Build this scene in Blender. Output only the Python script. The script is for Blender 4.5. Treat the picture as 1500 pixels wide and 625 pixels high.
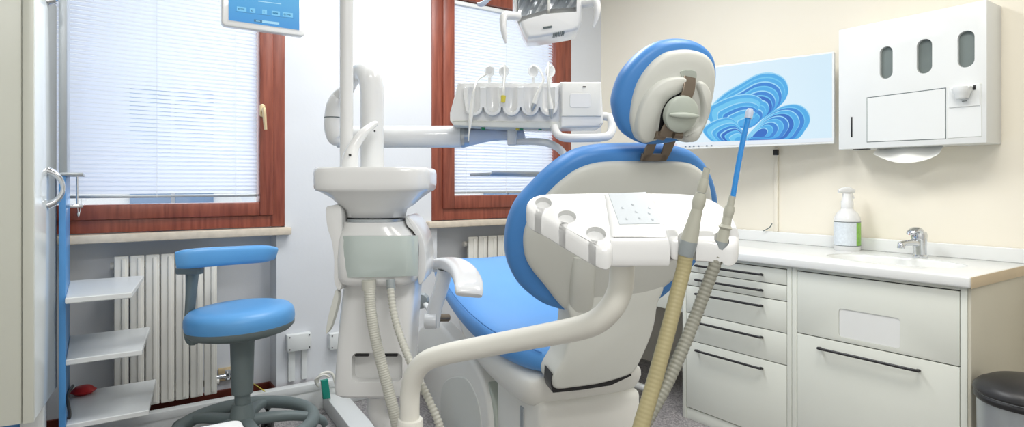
import bpy, bmesh, math, random
from mathutils import Vector, Matrix
random.seed(7)
for o in list(bpy.data.objects):
    bpy.data.objects.remove(o)
sc = bpy.context.scene
V = Vector
PI = math.pi
# ------------------------------------------------------------------ camera
FP = 883.6; CX = 750.0; HY = 270.0; HC = 1.25
YAW = math.radians(34.6)
SY, CY = math.sin(YAW), math.cos(YAW)
cd = bpy.data.cameras.new('camera'); cam = bpy.data.objects.new('camera', cd)
sc.collection.objects.link(cam); sc.camera = cam
cam.location = (0, 0, HC); cam.rotation_euler = (PI/2, 0, -YAW)
cd.sensor_width = 36; cd.lens = 36*FP/1500; cd.shift_y = -(312.5-HY)/1500
cd.clip_start = 0.05
# ------------------------------------------------------------------ world, lights, exposure
W = bpy.data.worlds.new('sky'); sc.world = W; W.use_nodes = True
bg = W.node_tree.nodes['Background']; bg.inputs[0].default_value = (0.86, 0.93, 1.0, 1); bg.inputs[1].default_value = 1.25
sc.view_settings.view_transform = 'Standard'; sc.view_settings.look = 'None'
sc.view_settings.gamma = 1; sc.view_settings.use_curve_mapping = False
sc.view_settings.exposure = 0.0
XR, YB, CEIL = 3.23, 3.46, 2.95
XL, YF = -1.5, -1.5
def area(name, loc, rot, sx, sy, power, col):
    l = bpy.data.lights.new(name, 'AREA'); l.shape = 'RECTANGLE'; l.size = sx; l.size_y = sy
    l.energy = power; l.color = col
    o = bpy.data.objects.new(name, l); sc.collection.objects.link(o); o.location = loc; o.rotation_euler = rot
    return o
LAMPS = [((1.4, 2.35), 1.5, 0.6, 44, (.97, .985, 1)), ((1.75, 0.7), 0.6, 1.2, 28, (1, .96, .90)), ((0.0, -0.5), 1.2, 0.6, 42, (1, .985, .97))]
for i, (c, sx, sy, p, col) in enumerate(LAMPS):
    area('ceiling_panel_lamp', (c[0], c[1], CEIL-0.05), (0, 0, 0), sx-.06, sy-.06, p, col)
# daylight entering through the two windows
area('window_daylight', (0.4, YB+0.30, 1.8), (PI/2, 0, PI), 1.1, 1.4, 9, (.80, .89, 1.0))
area('window_daylight', (2.36, YB+0.30, 1.8), (PI/2, 0, PI), 1.0, 1.4, 7, (.80, .89, 1.0))
# ------------------------------------------------------------------ projection helpers
def ray(px, py):
    u = (px-CX)/FP; v = (HY-py)/FP
    return V((SY+CY*u, CY-SY*u, v))
CAM = V((0, 0, HC))
RV = V((CY, -SY, 0)); FV = V((SY, CY, 0)); ZV = V((0, 0, 1))
def at(px, py, d): return CAM + ray(px, py)*d
def onX(px, py, X): r = ray(px, py); return CAM + r*(X/r.x)
def onY(px, py, Y): r = ray(px, py); return CAM + r*(Y/r.y)
def onZ(px, py, Z): r = ray(px, py); return CAM + r*((Z-HC)/r.z)
def onP(px, py, O, N): r = ray(px, py); return CAM + r*((O-CAM).dot(N)/r.dot(N))
# ------------------------------------------------------------------ materials
def lin(c):
    c = c/255
    return c/12.92 if c <= .04045 else ((c+.055)/1.055)**2.4
def rgb(r, g, b): return (lin(r), lin(g), lin(b), 1)
def mat(name, col, rough=.5, metal=0, coat=0, noise=0, nscale=20, bump=0, bscale=200, emis=None, estr=0, trans=0, alpha=1, spec=.5):
    m = bpy.data.materials.new(name); m.use_nodes = True
    nt = m.node_tree; b = nt.nodes['Principled BSDF']
    b.inputs['Base Color'].default_value = col; b.inputs['Roughness'].default_value = rough
    b.inputs['Metallic'].default_value = metal; b.inputs['Coat Weight'].default_value = coat
    b.inputs['Specular IOR Level'].default_value = spec
    b.inputs['Transmission Weight'].default_value = trans
    tc = nt.nodes.new('ShaderNodeTexCoord')
    if noise:
        n = nt.nodes.new('ShaderNodeTexNoise'); n.inputs['Scale'].default_value = nscale
        nt.links.new(tc.outputs['Object'], n.inputs['Vector'])
        mx = nt.nodes.new('ShaderNodeMixRGB'); mx.blend_type = 'MULTIPLY'; mx.inputs[0].default_value = 1
        cr = nt.nodes.new('ShaderNodeMapRange'); cr.inputs[1].default_value = .3; cr.inputs[2].default_value = .7
        cr.inputs[3].default_value = 1-noise; cr.inputs[4].default_value = 1
        nt.links.new(n.outputs['Fac'], cr.inputs[0]); nt.links.new(cr.outputs[0], mx.inputs[2])
        mx.inputs[1].default_value = col; nt.links.new(mx.outputs[0], b.inputs['Base Color'])
    if bump:
        n = nt.nodes.new('ShaderNodeTexNoise'); n.inputs['Scale'].default_value = bscale
        nt.links.new(tc.outputs['Object'], n.inputs['Vector'])
        bp = nt.nodes.new('ShaderNodeBump'); bp.inputs['Strength'].default_value = bump; bp.inputs['Distance'].default_value = .002
        nt.links.new(n.outputs['Fac'], bp.inputs['Height']); nt.links.new(bp.outputs[0], b.inputs['Normal'])
    if emis:
        b.inputs['Emission Color'].default_value = emis; b.inputs['Emission Strength'].default_value = estr
    return m
M = {}
M['wall_blue'] = mat('wall_cool_white', rgb(219, 222, 226), .8, noise=.03, nscale=3, bump=.15, bscale=60)
M['wall_cream'] = mat('wall_cream', rgb(239, 233, 217), .7, noise=.03, nscale=2, bump=.1, bscale=50)
M['wall_white'] = mat('wall_white', rgb(235, 235, 232), .8, noise=.03, nscale=3)
M['white'] = mat('white_gloss_plastic', rgb(228, 229, 228), .25, coat=.3, noise=.02, nscale=4)
M['white2'] = mat('warm_white_plastic', rgb(232, 232, 226), .35, noise=.02, nscale=4)
M['whitemetal'] = mat('white_enamel', rgb(227, 230, 229), .3, noise=.02, nscale=6)
M['shell'] = mat('grey_white_shell', rgb(213, 215, 208), .42, noise=.02, nscale=4)
M['tube'] = mat('cream_white_tube', rgb(232, 231, 222), .3, noise=.02, nscale=5)
M['blue'] = mat('blue_upholstery', rgb(84, 150, 216), .42, noise=.05, nscale=5, bump=.12, bscale=350)
M['bluedk'] = mat('blue_upholstery_rim', rgb(72, 138, 208), .42, noise=.05, nscale=5, bump=.12, bscale=350)
M['seam'] = mat('blue_stitching', rgb(58, 120, 186), .6, noise=.1, nscale=50)
M['stoolblue'] = mat('stool_blue_vinyl', rgb(92, 160, 218), .4, noise=.04, nscale=5, bump=.1, bscale=350)
M['grey'] = mat('grey_plastic', rgb(112, 124, 124), .5, noise=.06, nscale=8, bump=.1, bscale=300)
M['glassy'] = mat('grey_green_panel', rgb(186, 198, 194), .08, coat=.6, noise=.03, nscale=3)
M['knob'] = mat('pale_green_knob', rgb(186, 194, 184), .35, noise=.03, nscale=10)
M['bracket'] = mat('bronze_grey_metal', rgb(132, 120, 106), .35, metal=.6, noise=.08, nscale=10)
M['black'] = mat('black_plastic', rgb(30, 30, 32), .4, noise=.1, nscale=10)
M['blackmetal'] = mat('black_handle_metal', rgb(48, 48, 50), .35, metal=.3, noise=.1, nscale=20)
M['chrome'] = mat('chrome', rgb(215, 218, 222), .08, metal=1, noise=.03, nscale=6)
M['mirror'] = mat('facetted_mirror', rgb(235, 240, 244), .22, metal=.55, noise=.04, nscale=30)
M['alu'] = mat('aluminium', rgb(180, 186, 190), .35, metal=.7, noise=.05, nscale=12)
M['cab'] = mat('cabinet_grey_white', rgb(222, 225, 216), .35, noise=.02, nscale=3)
M['cabside'] = mat('cabinet_side_warm', rgb(196, 192, 176), .5, noise=.04, nscale=4)
M['top'] = mat('worktop_white', rgb(230, 232, 230), .22, noise=.02, nscale=3)
M['beige'] = mat('worktop_edge_beige', rgb(206, 188, 158), .5, noise=.06, nscale=10)
M['creamcab'] = mat('cream_lacquer', rgb(216, 218, 206), .3, noise=.02, nscale=3)
M['tallcab'] = mat('tall_cabinet_white', rgb(226, 232, 232), .12, noise=.02, nscale=3)
M['bluepanel'] = mat('blue_panel', rgb(78, 146, 206), .35, noise=.04, nscale=6)
M['hose_tan'] = mat('tan_rubber_hose', rgb(172, 162, 122), .45, noise=.08, nscale=15)
M['hose_grey'] = mat('grey_rubber_hose', rgb(150, 150, 138), .5, noise=.08, nscale=15)
M['hose_light'] = mat('light_grey_hose', rgb(196, 196, 186), .45, noise=.06, nscale=15)
M['hand'] = mat('grey_beige_handpiece', rgb(184, 184, 170), .4, noise=.04, nscale=15)
M['hand2'] = mat('blue_grey_socket', rgb(150, 158, 160), .4, noise=.04, nscale=15)
M['straw'] = mat('blue_clear_straw', rgb(30, 140, 220), .1, noise=.05, nscale=20, coat=.5)
M['teal'] = mat('teal_clip', rgb(0, 138, 120), .4, noise=.05, nscale=20)
M['green'] = mat('green_button', rgb(0, 130, 84), .35, noise=.05, nscale=20)
M['yellow'] = mat('yellow_plastic', rgb(214, 200, 70), .4, noise=.05, nscale=20)
M['red'] = mat('red_rubber', rgb(205, 40, 44), .4, noise=.05, nscale=20)
M['skirt'] = mat('dark_red_skirting', rgb(112, 50, 36), .4, noise=.25, nscale=12)
M['marble'] = mat('beige_marble', rgb(218, 206, 188), .3, noise=.14, nscale=28)
M['rad'] = mat('radiator_enamel', rgb(228, 226, 218), .35, noise=.02, nscale=6)
M['brass'] = mat('brass_ivory', rgb(222, 200, 160), .3, metal=.4, noise=.05, nscale=10)
M['hole'] = mat('grey_glass', rgb(118, 128, 126), .15, noise=.25, nscale=6)
M['bluetint'] = mat('pale_blue_plastic', rgb(196, 208, 228), .35, noise=.03, nscale=6)
M['concrete'] = mat('outside_facade', rgb(242, 242, 240), .8, noise=.05, nscale=1.5)
M['shutter'] = mat('outside_shutter', rgb(120, 150, 185), .6, noise=.15, nscale=4)
M['cloth'] = mat('grey_fabric', rgb(128, 122, 120), .9, noise=.2, nscale=12)
M['label'] = mat('bottle_label', rgb(222, 230, 236), .4, noise=.12, nscale=90)
M['labelgreen'] = mat('bottle_label_green', rgb(140, 196, 84), .4, noise=.3, nscale=60)
M['darkline'] = mat('dark_line', rgb(92, 104, 104), .5, noise=.05, nscale=20)
M['panelgrey'] = mat('keypad_grey', rgb(204, 211, 216), .2, noise=.02, nscale=6)
M['keymark'] = mat('keypad_mark', rgb(182, 190, 196), .4, noise=.05, nscale=20)
# wood
def wood():
    m = mat('red_brown_wood', rgb(132, 66, 46), .35)
    nt = m.node_tree; b = nt.nodes['Principled BSDF']
    tc = nt.nodes.new('ShaderNodeTexCoord'); mp = nt.nodes.new('ShaderNodeMapping'); mp.inputs['Scale'].default_value = (14, 14, 1.2)
    n = nt.nodes.new('ShaderNodeTexNoise'); n.inputs['Scale'].default_value = 4; n.inputs['Detail'].default_value = 6
    cr = nt.nodes.new('ShaderNodeValToRGB'); cr.color_ramp.elements[0].position = .3; cr.color_ramp.elements[0].color = rgb(118, 58, 44)
    cr.color_ramp.elements[1].position = .75; cr.color_ramp.elements[1].color = rgb(156, 86, 66)
    nt.links.new(tc.outputs['Object'], mp.inputs[0]); nt.links.new(mp.outputs[0], n.inputs[0]); nt.links.new(n.outputs['Fac'], cr.inputs[0]); nt.links.new(cr.outputs[0], b.inputs['Base Color'])
    return m
M['wood'] = wood()
def floor_mat():
    m = mat('speckled_vinyl', rgb(140, 138, 140), .45)
    nt = m.node_tree; b = nt.nodes['Principled BSDF']
    tc = nt.nodes.new('ShaderNodeTexCoord')
    vo = nt.nodes.new('ShaderNodeTexVoronoi'); vo.inputs['Scale'].default_value = 140
    cr = nt.nodes.new('ShaderNodeValToRGB'); e = cr.color_ramp.elements
    e[0].position = 0; e[0].color = rgb(104, 101, 102); e[1].position = 1; e[1].color = rgb(184, 180, 178)
    x = e.new(.5); x.color = rgb(142, 139, 140)
    nt.links.new(tc.outputs['Object'], vo.inputs['Vector']); nt.links.new(vo.outputs['Color'], cr.inputs[0]); nt.links.new(cr.outputs[0], b.inputs['Base Color'])
    return m
M['floor'] = floor_mat()
def thin(name, col, f):   # translucent / thin clear materials
    m = bpy.data.materials.new(name); m.use_nodes = True; nt = m.node_tree
    nt.nodes.clear(); out = nt.nodes.new('ShaderNodeOutputMaterial'); mx = nt.nodes.new('ShaderNodeMixShader'); mx.inputs[0].default_value = f
    return m, nt, out, mx
m, nt, out, mx = thin('window_glass', None, .08)
a = nt.nodes.new('ShaderNodeBsdfTransparent'); g = nt.nodes.new('ShaderNodeBsdfGlossy'); g.inputs['Roughness'].default_value = .02
nt.links.new(a.outputs[0], mx.inputs[1]); nt.links.new(g.outputs[0], mx.inputs[2]); nt.links.new(mx.outputs[0], out.inputs[0]); M['glass'] = m
m, nt, out, mx = thin('blind_slat', None, .45)
a = nt.nodes.new('ShaderNodeBsdfDiffuse'); a.inputs[0].default_value = rgb(240, 242, 246)
g = nt.nodes.new('ShaderNodeBsdfTranslucent'); g.inputs[0].default_value = rgb(236, 240, 248)
nt.links.new(a.outputs[0], mx.inputs[1]); nt.links.new(g.outputs[0], mx.inputs[2]); nt.links.new(mx.outputs[0], out.inputs[0]); M['slat'] = m
m, nt, out, mx = thin('clear_plastic', None, .35)
a = nt.nodes.new('ShaderNodeBsdfTransparent'); a.inputs[0].default_value = (.93, .95, .97, 1); g = nt.nodes.new('ShaderNodeBsdfPrincipled'); g.inputs['Roughness'].default_value = .08
nt.links.new(a.outputs[0], mx.inputs[1]); nt.links.new(g.outputs[0], mx.inputs[2]); nt.links.new(mx.outputs[0], out.inputs[0]); M['clear'] = m
def screen_mat(name, c0, c1, s=1.0, horizontal=False):
    m = bpy.data.materials.new(name); m.use_nodes = True; nt = m.node_tree
    b = nt.nodes['Principled BSDF']; b.inputs['Base Color'].default_value = (.02, .02, .02, 1); b.inputs['Roughness'].default_value = .2
    tc = nt.nodes.new('ShaderNodeTexCoord'); sp = nt.nodes.new('ShaderNodeSeparateXYZ'); cr = nt.nodes.new('ShaderNodeValToRGB')
    cr.color_ramp.elements[0].color = c0; cr.color_ramp.elements[1].color = c1
    nt.links.new(tc.outputs['Generated'], sp.inputs[0]); nt.links.new(sp.outputs[1 if horizontal else 2], cr.inputs[0])
    nt.links.new(cr.outputs[0], b.inputs['Emission Color']); b.inputs['Emission Strength'].default_value = s
    return m
def glow(name, c, s=1.0): return mat(name, (.02, .02, .02, 1), .3, noise=0, emis=c, estr=s)
M['lamp'] = glow('lamp_diffuser', (1, .97, .92, 1), 6)
# ------------------------------------------------------------------ mesh helpers
def BM(): return bmesh.new()
def obj(name, bm, m, parent=None, smooth=True, angle=40):
    me = bpy.data.meshes.new(name)
    bmesh.ops.recalc_face_normals(bm, faces=bm.faces)
    bm.to_mesh(me); bm.free()
    ms = m if isinstance(m, (list, tuple)) else [m]
    for x in ms: me.materials.append(M[x] if isinstance(x, str) else x)
    if smooth:
        for p in me.polygons: p.use_smooth = len(p.vertices) < 9
        me.set_sharp_from_angle(angle=math.radians(angle))
    o = bpy.data.objects.new(name, me); sc.collection.objects.link(o)
    if parent is not None:
        o.parent = parent
        if parent.type == 'EMPTY': o.matrix_parent_inverse = Matrix.Translation(-parent.location)
        elif parent.parent is None: o.matrix_parent_inverse = Matrix.Translation(-parent.location)
    else:
        xs = [v.co for v in me.vertices]
        c = V(((min(v.x for v in xs)+max(v.x for v in xs))/2, (min(v.y for v in xs)+max(v.y for v in xs))/2, min(v.z for v in xs)))
        me.transform(Matrix.Translation(-c)); o.location = c
    return o
def thing(name, label, cat, loc, group=None):
    o = bpy.data.objects.new(name, None); sc.collection.objects.link(o); o.location = loc; o.empty_display_size = .1
    o['label'] = label; o['category'] = cat
    if group: o['group'] = group
    return o
def tag(o, label, cat, group=None, kind=None):
    o['label'] = label; o['category'] = cat
    if group: o['group'] = group
    if kind: o['kind'] = kind
    return o
def struct(name, bm, m, parent=None, smooth=False):
    o = obj(name, bm, m, parent, smooth)
    if parent is None: o['kind'] = 'structure'
    return o
def frame(ax, ay, az, o):
    return Matrix(((ax.x, ay.x, az.x, o.x), (ax.y, ay.y, az.y, o.y), (ax.z, ay.z, az.z, o.z), (0, 0, 0, 1)))
def box(bm, lo, hi, bev=0, seg=2, mtx=None, mi=0):
    r = bmesh.ops.create_cube(bm, size=1); vs = r['verts']
    lo, hi = V(lo), V(hi); c = (lo+hi)/2; s = hi-lo
    for v in vs: v.co = V((v.co.x*s.x, v.co.y*s.y, v.co.z*s.z))+c
    fs = set(f for v in vs for f in v.link_faces)
    if bev:
        es = set(e for f in fs for e in f.edges)
        rr = bmesh.ops.bevel(bm, geom=list(es), offset=bev, segments=seg, profile=.5, affect='EDGES')
        vs = list(set([v for v in rr['verts']]+[v for v in vs if v.is_valid]))
        fs = set(f for v in vs for f in v.link_faces)
        vs = list(set(v for f in fs for v in f.verts))
    if mtx is not None:
        for v in vs: v.co = mtx @ v.co
    for f in fs:
        if f.is_valid: f.material_index = mi
    return vs
def loft(bm, rings, closed=True, cap0=True, cap1=True, mi=0):
    R = [[bm.verts.new(p) for p in r] for r in rings]
    n = len(R[0]); out = []
    for a, b in zip(R, R[1:]):
        for i in range(n if closed else n-1):
            j = (i+1) % n
            out.append(bm.faces.new((a[i], a[j], b[j], b[i])))
    for r, c in ((R[0], cap0), (R[-1], cap1)):
        if c == 'n': out.append(bm.faces.new(r))
        elif c:
            cc = bm.verts.new(sum((v.co for v in r), V((0, 0, 0)))/n)
            for i in range(n): out.append(bm.faces.new((r[i], r[(i+1) % n], cc)))
    for f in out: f.material_index = mi
    return out
def crom(P, n, closed=False):
    P = [V(p) for p in P]; out = []; m = len(P)
    segs = m if closed else m-1
    for s in range(segs):
        if closed: a, b, c, d = P[(s-1) % m], P[s], P[(s+1) % m], P[(s+2) % m]
        else: a, b, c, d = P[max(s-1, 0)], P[s], P[s+1], P[min(s+2, m-1)]
        for k in range(n):
            t = k/n
            out.append(.5*((2*b)+(c-a)*t+(2*a-5*b+4*c-d)*t*t+(3*b-a-3*c+d)*t**3))
    if not closed: out.append(P[-1].copy())
    return out
def crom1(vals, n):
    return [p.x for p in crom([V((v, 0, 0)) for v in vals], n)]
def tube(bm, pts, r, seg=20, n=10, caps=True, ridge=0, pitch=.01, curve=True, mi=0, sx=1):
    """round tube along points; r a number or one per point; ridge adds corrugation"""
    k = len(pts)
    rr = [r]*k if not isinstance(r, (list, tuple)) else list(r)
    if curve: P = crom(pts, n); RR = crom1(rr, n)
    else: P = [V(p) for p in pts]; RR = rr
    if ridge:
        L = [0]
        for a, b in zip(P, P[1:]): L.append(L[-1]+(b-a).length)
        tot = L[-1]; N = int(tot/pitch*4); Q = []; R2 = []; j = 0
        for i in range(N+1):
            s = tot*i/N
            while j < len(L)-2 and L[j+1] < s: j += 1
            t = (s-L[j])/max(L[j+1]-L[j], 1e-9)
            Q.append(P[j].lerp(P[j+1], t)); ph = (i % 4)
            R2.append((RR[j]*(1-t)+RR[j+1]*t)*(1+ridge*(1 if ph in (1, 2) else -1)))
        P, RR = Q, R2
    T = []
    for i in range(len(P)):
        t = P[min(i+1, len(P)-1)]-P[max(i-1, 0)]
        T.append(t.normalized() if t.length > 1e-9 else T[-1])
    up = V((0, 0, 1)) if abs(T[0].z) < .9 else V((1, 0, 0))
    nx = T[0].cross(up).normalized(); rings = []
    for i, p in enumerate(P):
        nx = (nx-T[i]*nx.dot(T[i])).normalized(); ny = T[i].cross(nx)
        rings.append([p+(nx*math.cos(a)*sx+ny*math.sin(a))*max(RR[i], 1e-5) for a in [2*PI*j/seg for j in range(seg)]])
    loft(bm, rings, True, caps, caps, mi)
def cyl(bm, a, b, r, r2=None, seg=24, bev=0, mi=0):
    a, b = V(a), V(b); r2 = r if r2 is None else r2
    if bev:
        t = (b-a).normalized()
        tube(bm, [a, a+t*bev*.3, a+t*bev, b-t*bev, b-t*bev*.3, b], [r-bev, r-bev*.3, r, r2, r2-bev*.3, r2-bev], seg, curve=False, mi=mi)
    else: tube(bm, [a, b], [r, r2], seg, curve=False, mi=mi)
def lathe(bm, prof, o, ax=ZV, seg=32, mi=0, sx=1):
    o = V(o); ax = V(ax).normalized()
    tube(bm, [o+ax*t for r, t in prof], [r for r, t in prof], seg, curve=False, mi=mi, sx=sx) if all(abs(prof[i][1]-prof[i+1][1]) > 1e-6 for i in range(len(prof)-1)) else _lathe(bm, prof, o, ax, seg, mi)
def _lathe(bm, prof, o, ax, seg, mi):
    up = V((0, 0, 1)) if abs(ax.z) < .9 else V((1, 0, 0))
    nx = ax.cross(up).normalized(); ny = ax.cross(nx)
    loft(bm, [[o+ax*t+(nx*math.cos(a)+ny*math.sin(a))*max(r, 1e-5) for a in [2*PI*j/seg for j in range(seg)]] for r, t in prof], mi=mi)
def inset(pts, N, d):
    n = len(pts); out = []
    A = V((0, 0, 0))
    for i in range(n): A += pts[i].cross(pts[(i+1) % n])
    s = 1 if A.dot(N) > 0 else -1
    for i in range(n):
        t = (pts[(i+1) % n]-pts[(i-1) % n]).normalized()
        out.append(pts[i]+N.cross(t)*s*d)
    return out
def pad(bm, pts, N, prof, cap0='n', cap1='n', dome=0, mi=0):
    """rounded slab: outline pts, offsets along N; prof = [(inset, offset)]; dome bulges the last cap"""
    N = V(N).normalized(); rings = [[p+N*o for p in inset(pts, N, d)] for d, o in prof]
    if dome:
        last = rings[-1]; c = sum(last, V((0, 0, 0)))/len(last)
        for k in (.85, .65, .4, .18):
            rings.append([c+(p-c)*k+N*dome*(1-k*k) for p in last])
        cap1 = True
    loft(bm, rings, True, cap0, cap1, mi)
def rnd(r, th, k=4, base=0):
    """profile of a slab of thickness th with both edges rounded by r"""
    P = []
    for i in range(k+1):
        a = PI/2*i/k; P.append((r*(1-math.sin(a)), base+r*(1-math.cos(a))))
    for i in range(k+1):
        a = PI/2*i/k; P.append((r*(1-math.cos(a)), base+th-r+r*math.sin(a)))
    return P
def rrect(w, h, r, n=6, cx=0, cy=0):
    out = []
    for qx, qy, a0 in ((1, 1, 0), (-1, 1, PI/2), (-1, -1, PI), (1, -1, 3*PI/2)):
        for i in range(n+1):
            a = a0+PI/2*i/n
            out.append((cx+qx*(w/2-r)+r*math.cos(a), cy+qy*(h/2-r)+r*math.sin(a)))
    return out
def pl(pts2, O, ax, ay): return [O+ax*x+ay*y for x, y in pts2]
def trace(pts, O, N, n=6, closed=True): return crom([onP(x, y, O, N) for x, y in pts], n, closed)
def poly(pts, O, N, r=None): return [onP(x, y, O, N) for x, y in pts]
def densify(pts, n=6):
    out = []
    for i in range(len(pts)):
        a, b = pts[i], pts[(i+1) % len(pts)]
        for k in range(n): out.append(a.lerp(b, k/n))
    return out
def section(path, ws, hs, side, n=8, seg=20, e=3.0, curve=True):
    """superellipse section swept along path with horizontal axis near `side`"""
    P = crom(path, n) if curve else [V(p) for p in path]
    Wd = crom1(ws, n) if curve else ws; Hd = crom1(hs, n) if curve else hs
    rings = []
    for i, p in enumerate(P):
        t = (P[min(i+1, len(P)-1)]-P[max(i-1, 0)]).normalized()
        s = (V(side)-t*V(side).dot(t)).normalized(); u = s.cross(t)
        ring = []
        for j in range(seg):
            a = 2*PI*j/seg; c, q = math.cos(a), math.sin(a)
            ring.append(p+s*Wd[i]/2*math.copysign(abs(c)**(2/e), c)+u*Hd[i]/2*math.copysign(abs(q)**(2/e), q))
        rings.append(ring)
    return rings
def cut(o, cutters):
    """carve bmesh cutters out of a mesh object (result is a plain mesh)"""
    tmp = []
    for bm in cutters:
        me = bpy.data.meshes.new('c'); bmesh.ops.recalc_face_normals(bm, faces=bm.faces); bm.to_mesh(me); bm.free()
        c = bpy.data.objects.new('c', me); sc.collection.objects.link(c); tmp.append(c)
        md = o.modifiers.new('b', 'BOOLEAN'); md.object = c; md.operation = 'DIFFERENCE'; md.solver = 'MANIFOLD'
    bpy.context.view_layer.update()
    dg = bpy.context.evaluated_depsgraph_get(); dg.update()
    me = bpy.data.meshes.new_from_object(o.evaluated_get(dg))
    o.modifiers.clear(); old = o.data; o.data = me; me.name = old.name+'_cut'
    for c in tmp: bpy.data.objects.remove(c)
    for p in me.polygons: p.use_smooth = len(p.vertices) < 9
    me.set_sharp_from_angle(angle=math.radians(35))
    return o
def copy_tree(o, parent=None):
    c = o.copy(); sc.collection.objects.link(c)
    if parent is not None: c.parent = parent; c.matrix_parent_inverse = o.matrix_parent_inverse.copy()
    for ch in list(o.children): copy_tree(ch, c)
    return c

# ================================================================== SETTING
b = BM(); box(b, (XL-.1, YF-.1, -.08), (XR+.1, YB+.5, 0)); struct('floor', b, 'floor')
b = BM(); box(b, (XL-.1, YF-.1, CEIL), (XR+.1, YB+.5, CEIL+.1)); struct('ceiling', b, 'wall_white')
b = BM(); box(b, (XR, YF-.1, 0), (XR+.1, YB+.5, CEIL)); struct('wall_right', b, 'wall_cream')
b = BM(); box(b, (XL-.1, YF-.1, 0), (XL, YB+.5, CEIL)); struct('wall_left', b, 'wall_white')
b = BM(); box(b, (XL, YF-.1, 0), (XR, YF, CEIL)); struct('wall_front', b, 'wall_white')
def xat(px): return onY(px, 300, YB).x
W1b = xat(417); W1a = W1b-1.22; W2a = xat(632); W2b = xat(836)
N1b = xat(405); N1a = -1.3; N2a = xat(640); N2b = W2b-.02
ZS = onY(417, 331, YB).z; ZT = 2.62
ND = .14
b = BM()
box(b, (XL, YB, 0), (N1a, YB+ND, ZS-.02)); box(b, (N1b, YB, 0), (N2a, YB+ND, ZS-.02)); box(b, (N2b, YB, 0), (XR, YB+ND, ZS-.02))
box(b, (XL, YB+ND, 0), (XR, YB+ND+.12, ZS-.02))
box(b, (XL, YB, ZS-.02), (W1a, YB+ND, ZT)); box(b, (W1b, YB, ZS-.02), (W2a, YB+ND, ZT)); box(b, (W2b, YB, ZS-.02), (XR, YB+ND, ZT))
box(b, (XL, YB, ZT), (XR, YB+ND, CEIL))
box(b, (N1a, YB+.1, ZS-.06), (W1b, YB+ND, ZS-.02)); box(b, (N2a, YB+.1, ZS-.06), (W2b, YB+ND, ZS-.02))
struct('wall_back', b, 'wall_blue')
# marble sills
def sill(n, x0, x1):
    b = BM(); box(b, (x0, YB-.05, ZS-.045), (x1, YB+.12, ZS-.004), .006, 2); struct(n, b, 'marble', smooth=True)
sill('trim_1', N1a+.05, xat(424)); sill('trim_2', xat(626)-.01, W2b+.03)
# skirting (dark red)
b = BM(); box(b, (N1a, YB+ND-.015, 0), (N1b, YB+ND, .135), .003); struct('baseboard_niche', b, 'skirt')
b = BM(); box(b, (N1b-.012, YB-.012, 0), (N2a, YB, .135), .003); box(b, (N1b-.012, YB-.012, 0), (N1b, YB+ND-.016, .135), .003); struct('baseboard_back', b, 'skirt')
b = BM(); box(b, (N2a, YB+ND-.015, 0), (N2b, YB+ND, .135), .003); struct('baseboard_corner', b, 'skirt')
# windows
def window(n, x0, x1, handle_px=None, sl=.072, fr=.075):
    y0 = YB-.008
    def ring(b, xa, xb, za, zb, w, ya, yb, bev=.006):
        box(b, (xa, ya, za), (xa+w, yb, zb), bev); box(b, (xb-w, ya, za), (xb, yb, zb), bev)
        box(b, (xa+w-.002, ya, za), (xb-w+.002, yb, za+w), bev); box(b, (xa+w-.002, ya, zb-w), (xb-w+.002, yb, zb), bev)
    b = BM(); ring(b, x0, x1, ZS, ZT, fr, y0, YB+.09)
    o = struct(n, b, 'wood', smooth=True)
    s0, s1, z0, z1 = x0+fr-.012, x1-fr+.012, ZS+fr-.012, ZT-fr+.012
    b = BM(); ring(b, s0, s1, z0, z1, sl, y0-.016, YB+.07, .008); obj('sash', b, 'wood', o)
    b = BM(); box(b, (s0+sl, YB+.045, z0+sl), (s1-sl, YB+.049, z1-sl)); obj('pane', b, 'glass', o, smooth=False)
    g0, g1, gz0, gz1 = s0+sl, s1-sl, z0+sl, z1-sl
    if handle_px:
        c = onY(handle_px, 162, y0-.016); h = BM()
        pad(h, pl(rrect(.028, .07, .013), V((c.x, c.y, c.z)), V((1, 0, 0)), ZV), (0, -1, 0), rnd(.004, .012))
        cyl(h, c+V((0, -.01, .0)), c+V((0, -.045, 0)), .009)
        tube(h, [c+V((0, -.043, .01)), c+V((0.001, -.048, -.02)), c+V((.005, -.046, -.07)), c+V((.008, -.044, -.105))], [.01, .010, .009, .008], 12)
        obj('window_handle', h, 'brass', o)
    return g0, g1, gz0, gz1
g1 = window('window_1', W1a, W1b, 384)
g2 = window('window_2', W2a, W2b, None, .085, .085)
def blind(g, label, zlow):
    x0, x1, z0, z1 = g
    t = thing('venetian_blind', label, 'blind', ((x0+x1)/2, YB+.02, z0), 'venetian blinds on the windows')
    b = BM(); z = z1-.04; w = .025; tl = math.radians(52)
    while z > zlow+.02:
        cz, sz = math.cos(tl)*w/2, math.sin(tl)*w/2
        y = YB+.018
        rings = []
        for x in (x0+.006, x1-.006):
            rings.append([V((x, y-cz, z-sz)), V((x, y, z+.002)), V((x, y+cz, z+sz)), V((x, y+cz*.98, z+sz-.0008)), V((x, y, z+.0008)), V((x, y-cz*.98, z-sz-.0008))])
        loft(b, rings)
        z -= .0205
    obj('slats', b, 'slat', t, smooth=False)
    b = BM(); box(b, (x0+.004, YB+.004, zlow), (x1-.004, YB+.032, zlow+.014), .003); obj('bottom_rail', b, 'alu', t)
    b = BM(); box(b, (x0+.002, YB+.0, z1-.03), (x1-.002, YB+.034, z1-.004), .003); obj('head_rail', b, 'whitemetal', t)
    for k, f in enumerate((.12, .5, .88)):
        b = BM(); x = x0+(x1-x0)*f; cyl(b, (x, YB+.003, zlow), (x, YB+.003, z1-.02), .0011, seg=6); obj('ladder_cord', b, 'whitemetal', t)
    return t
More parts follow.
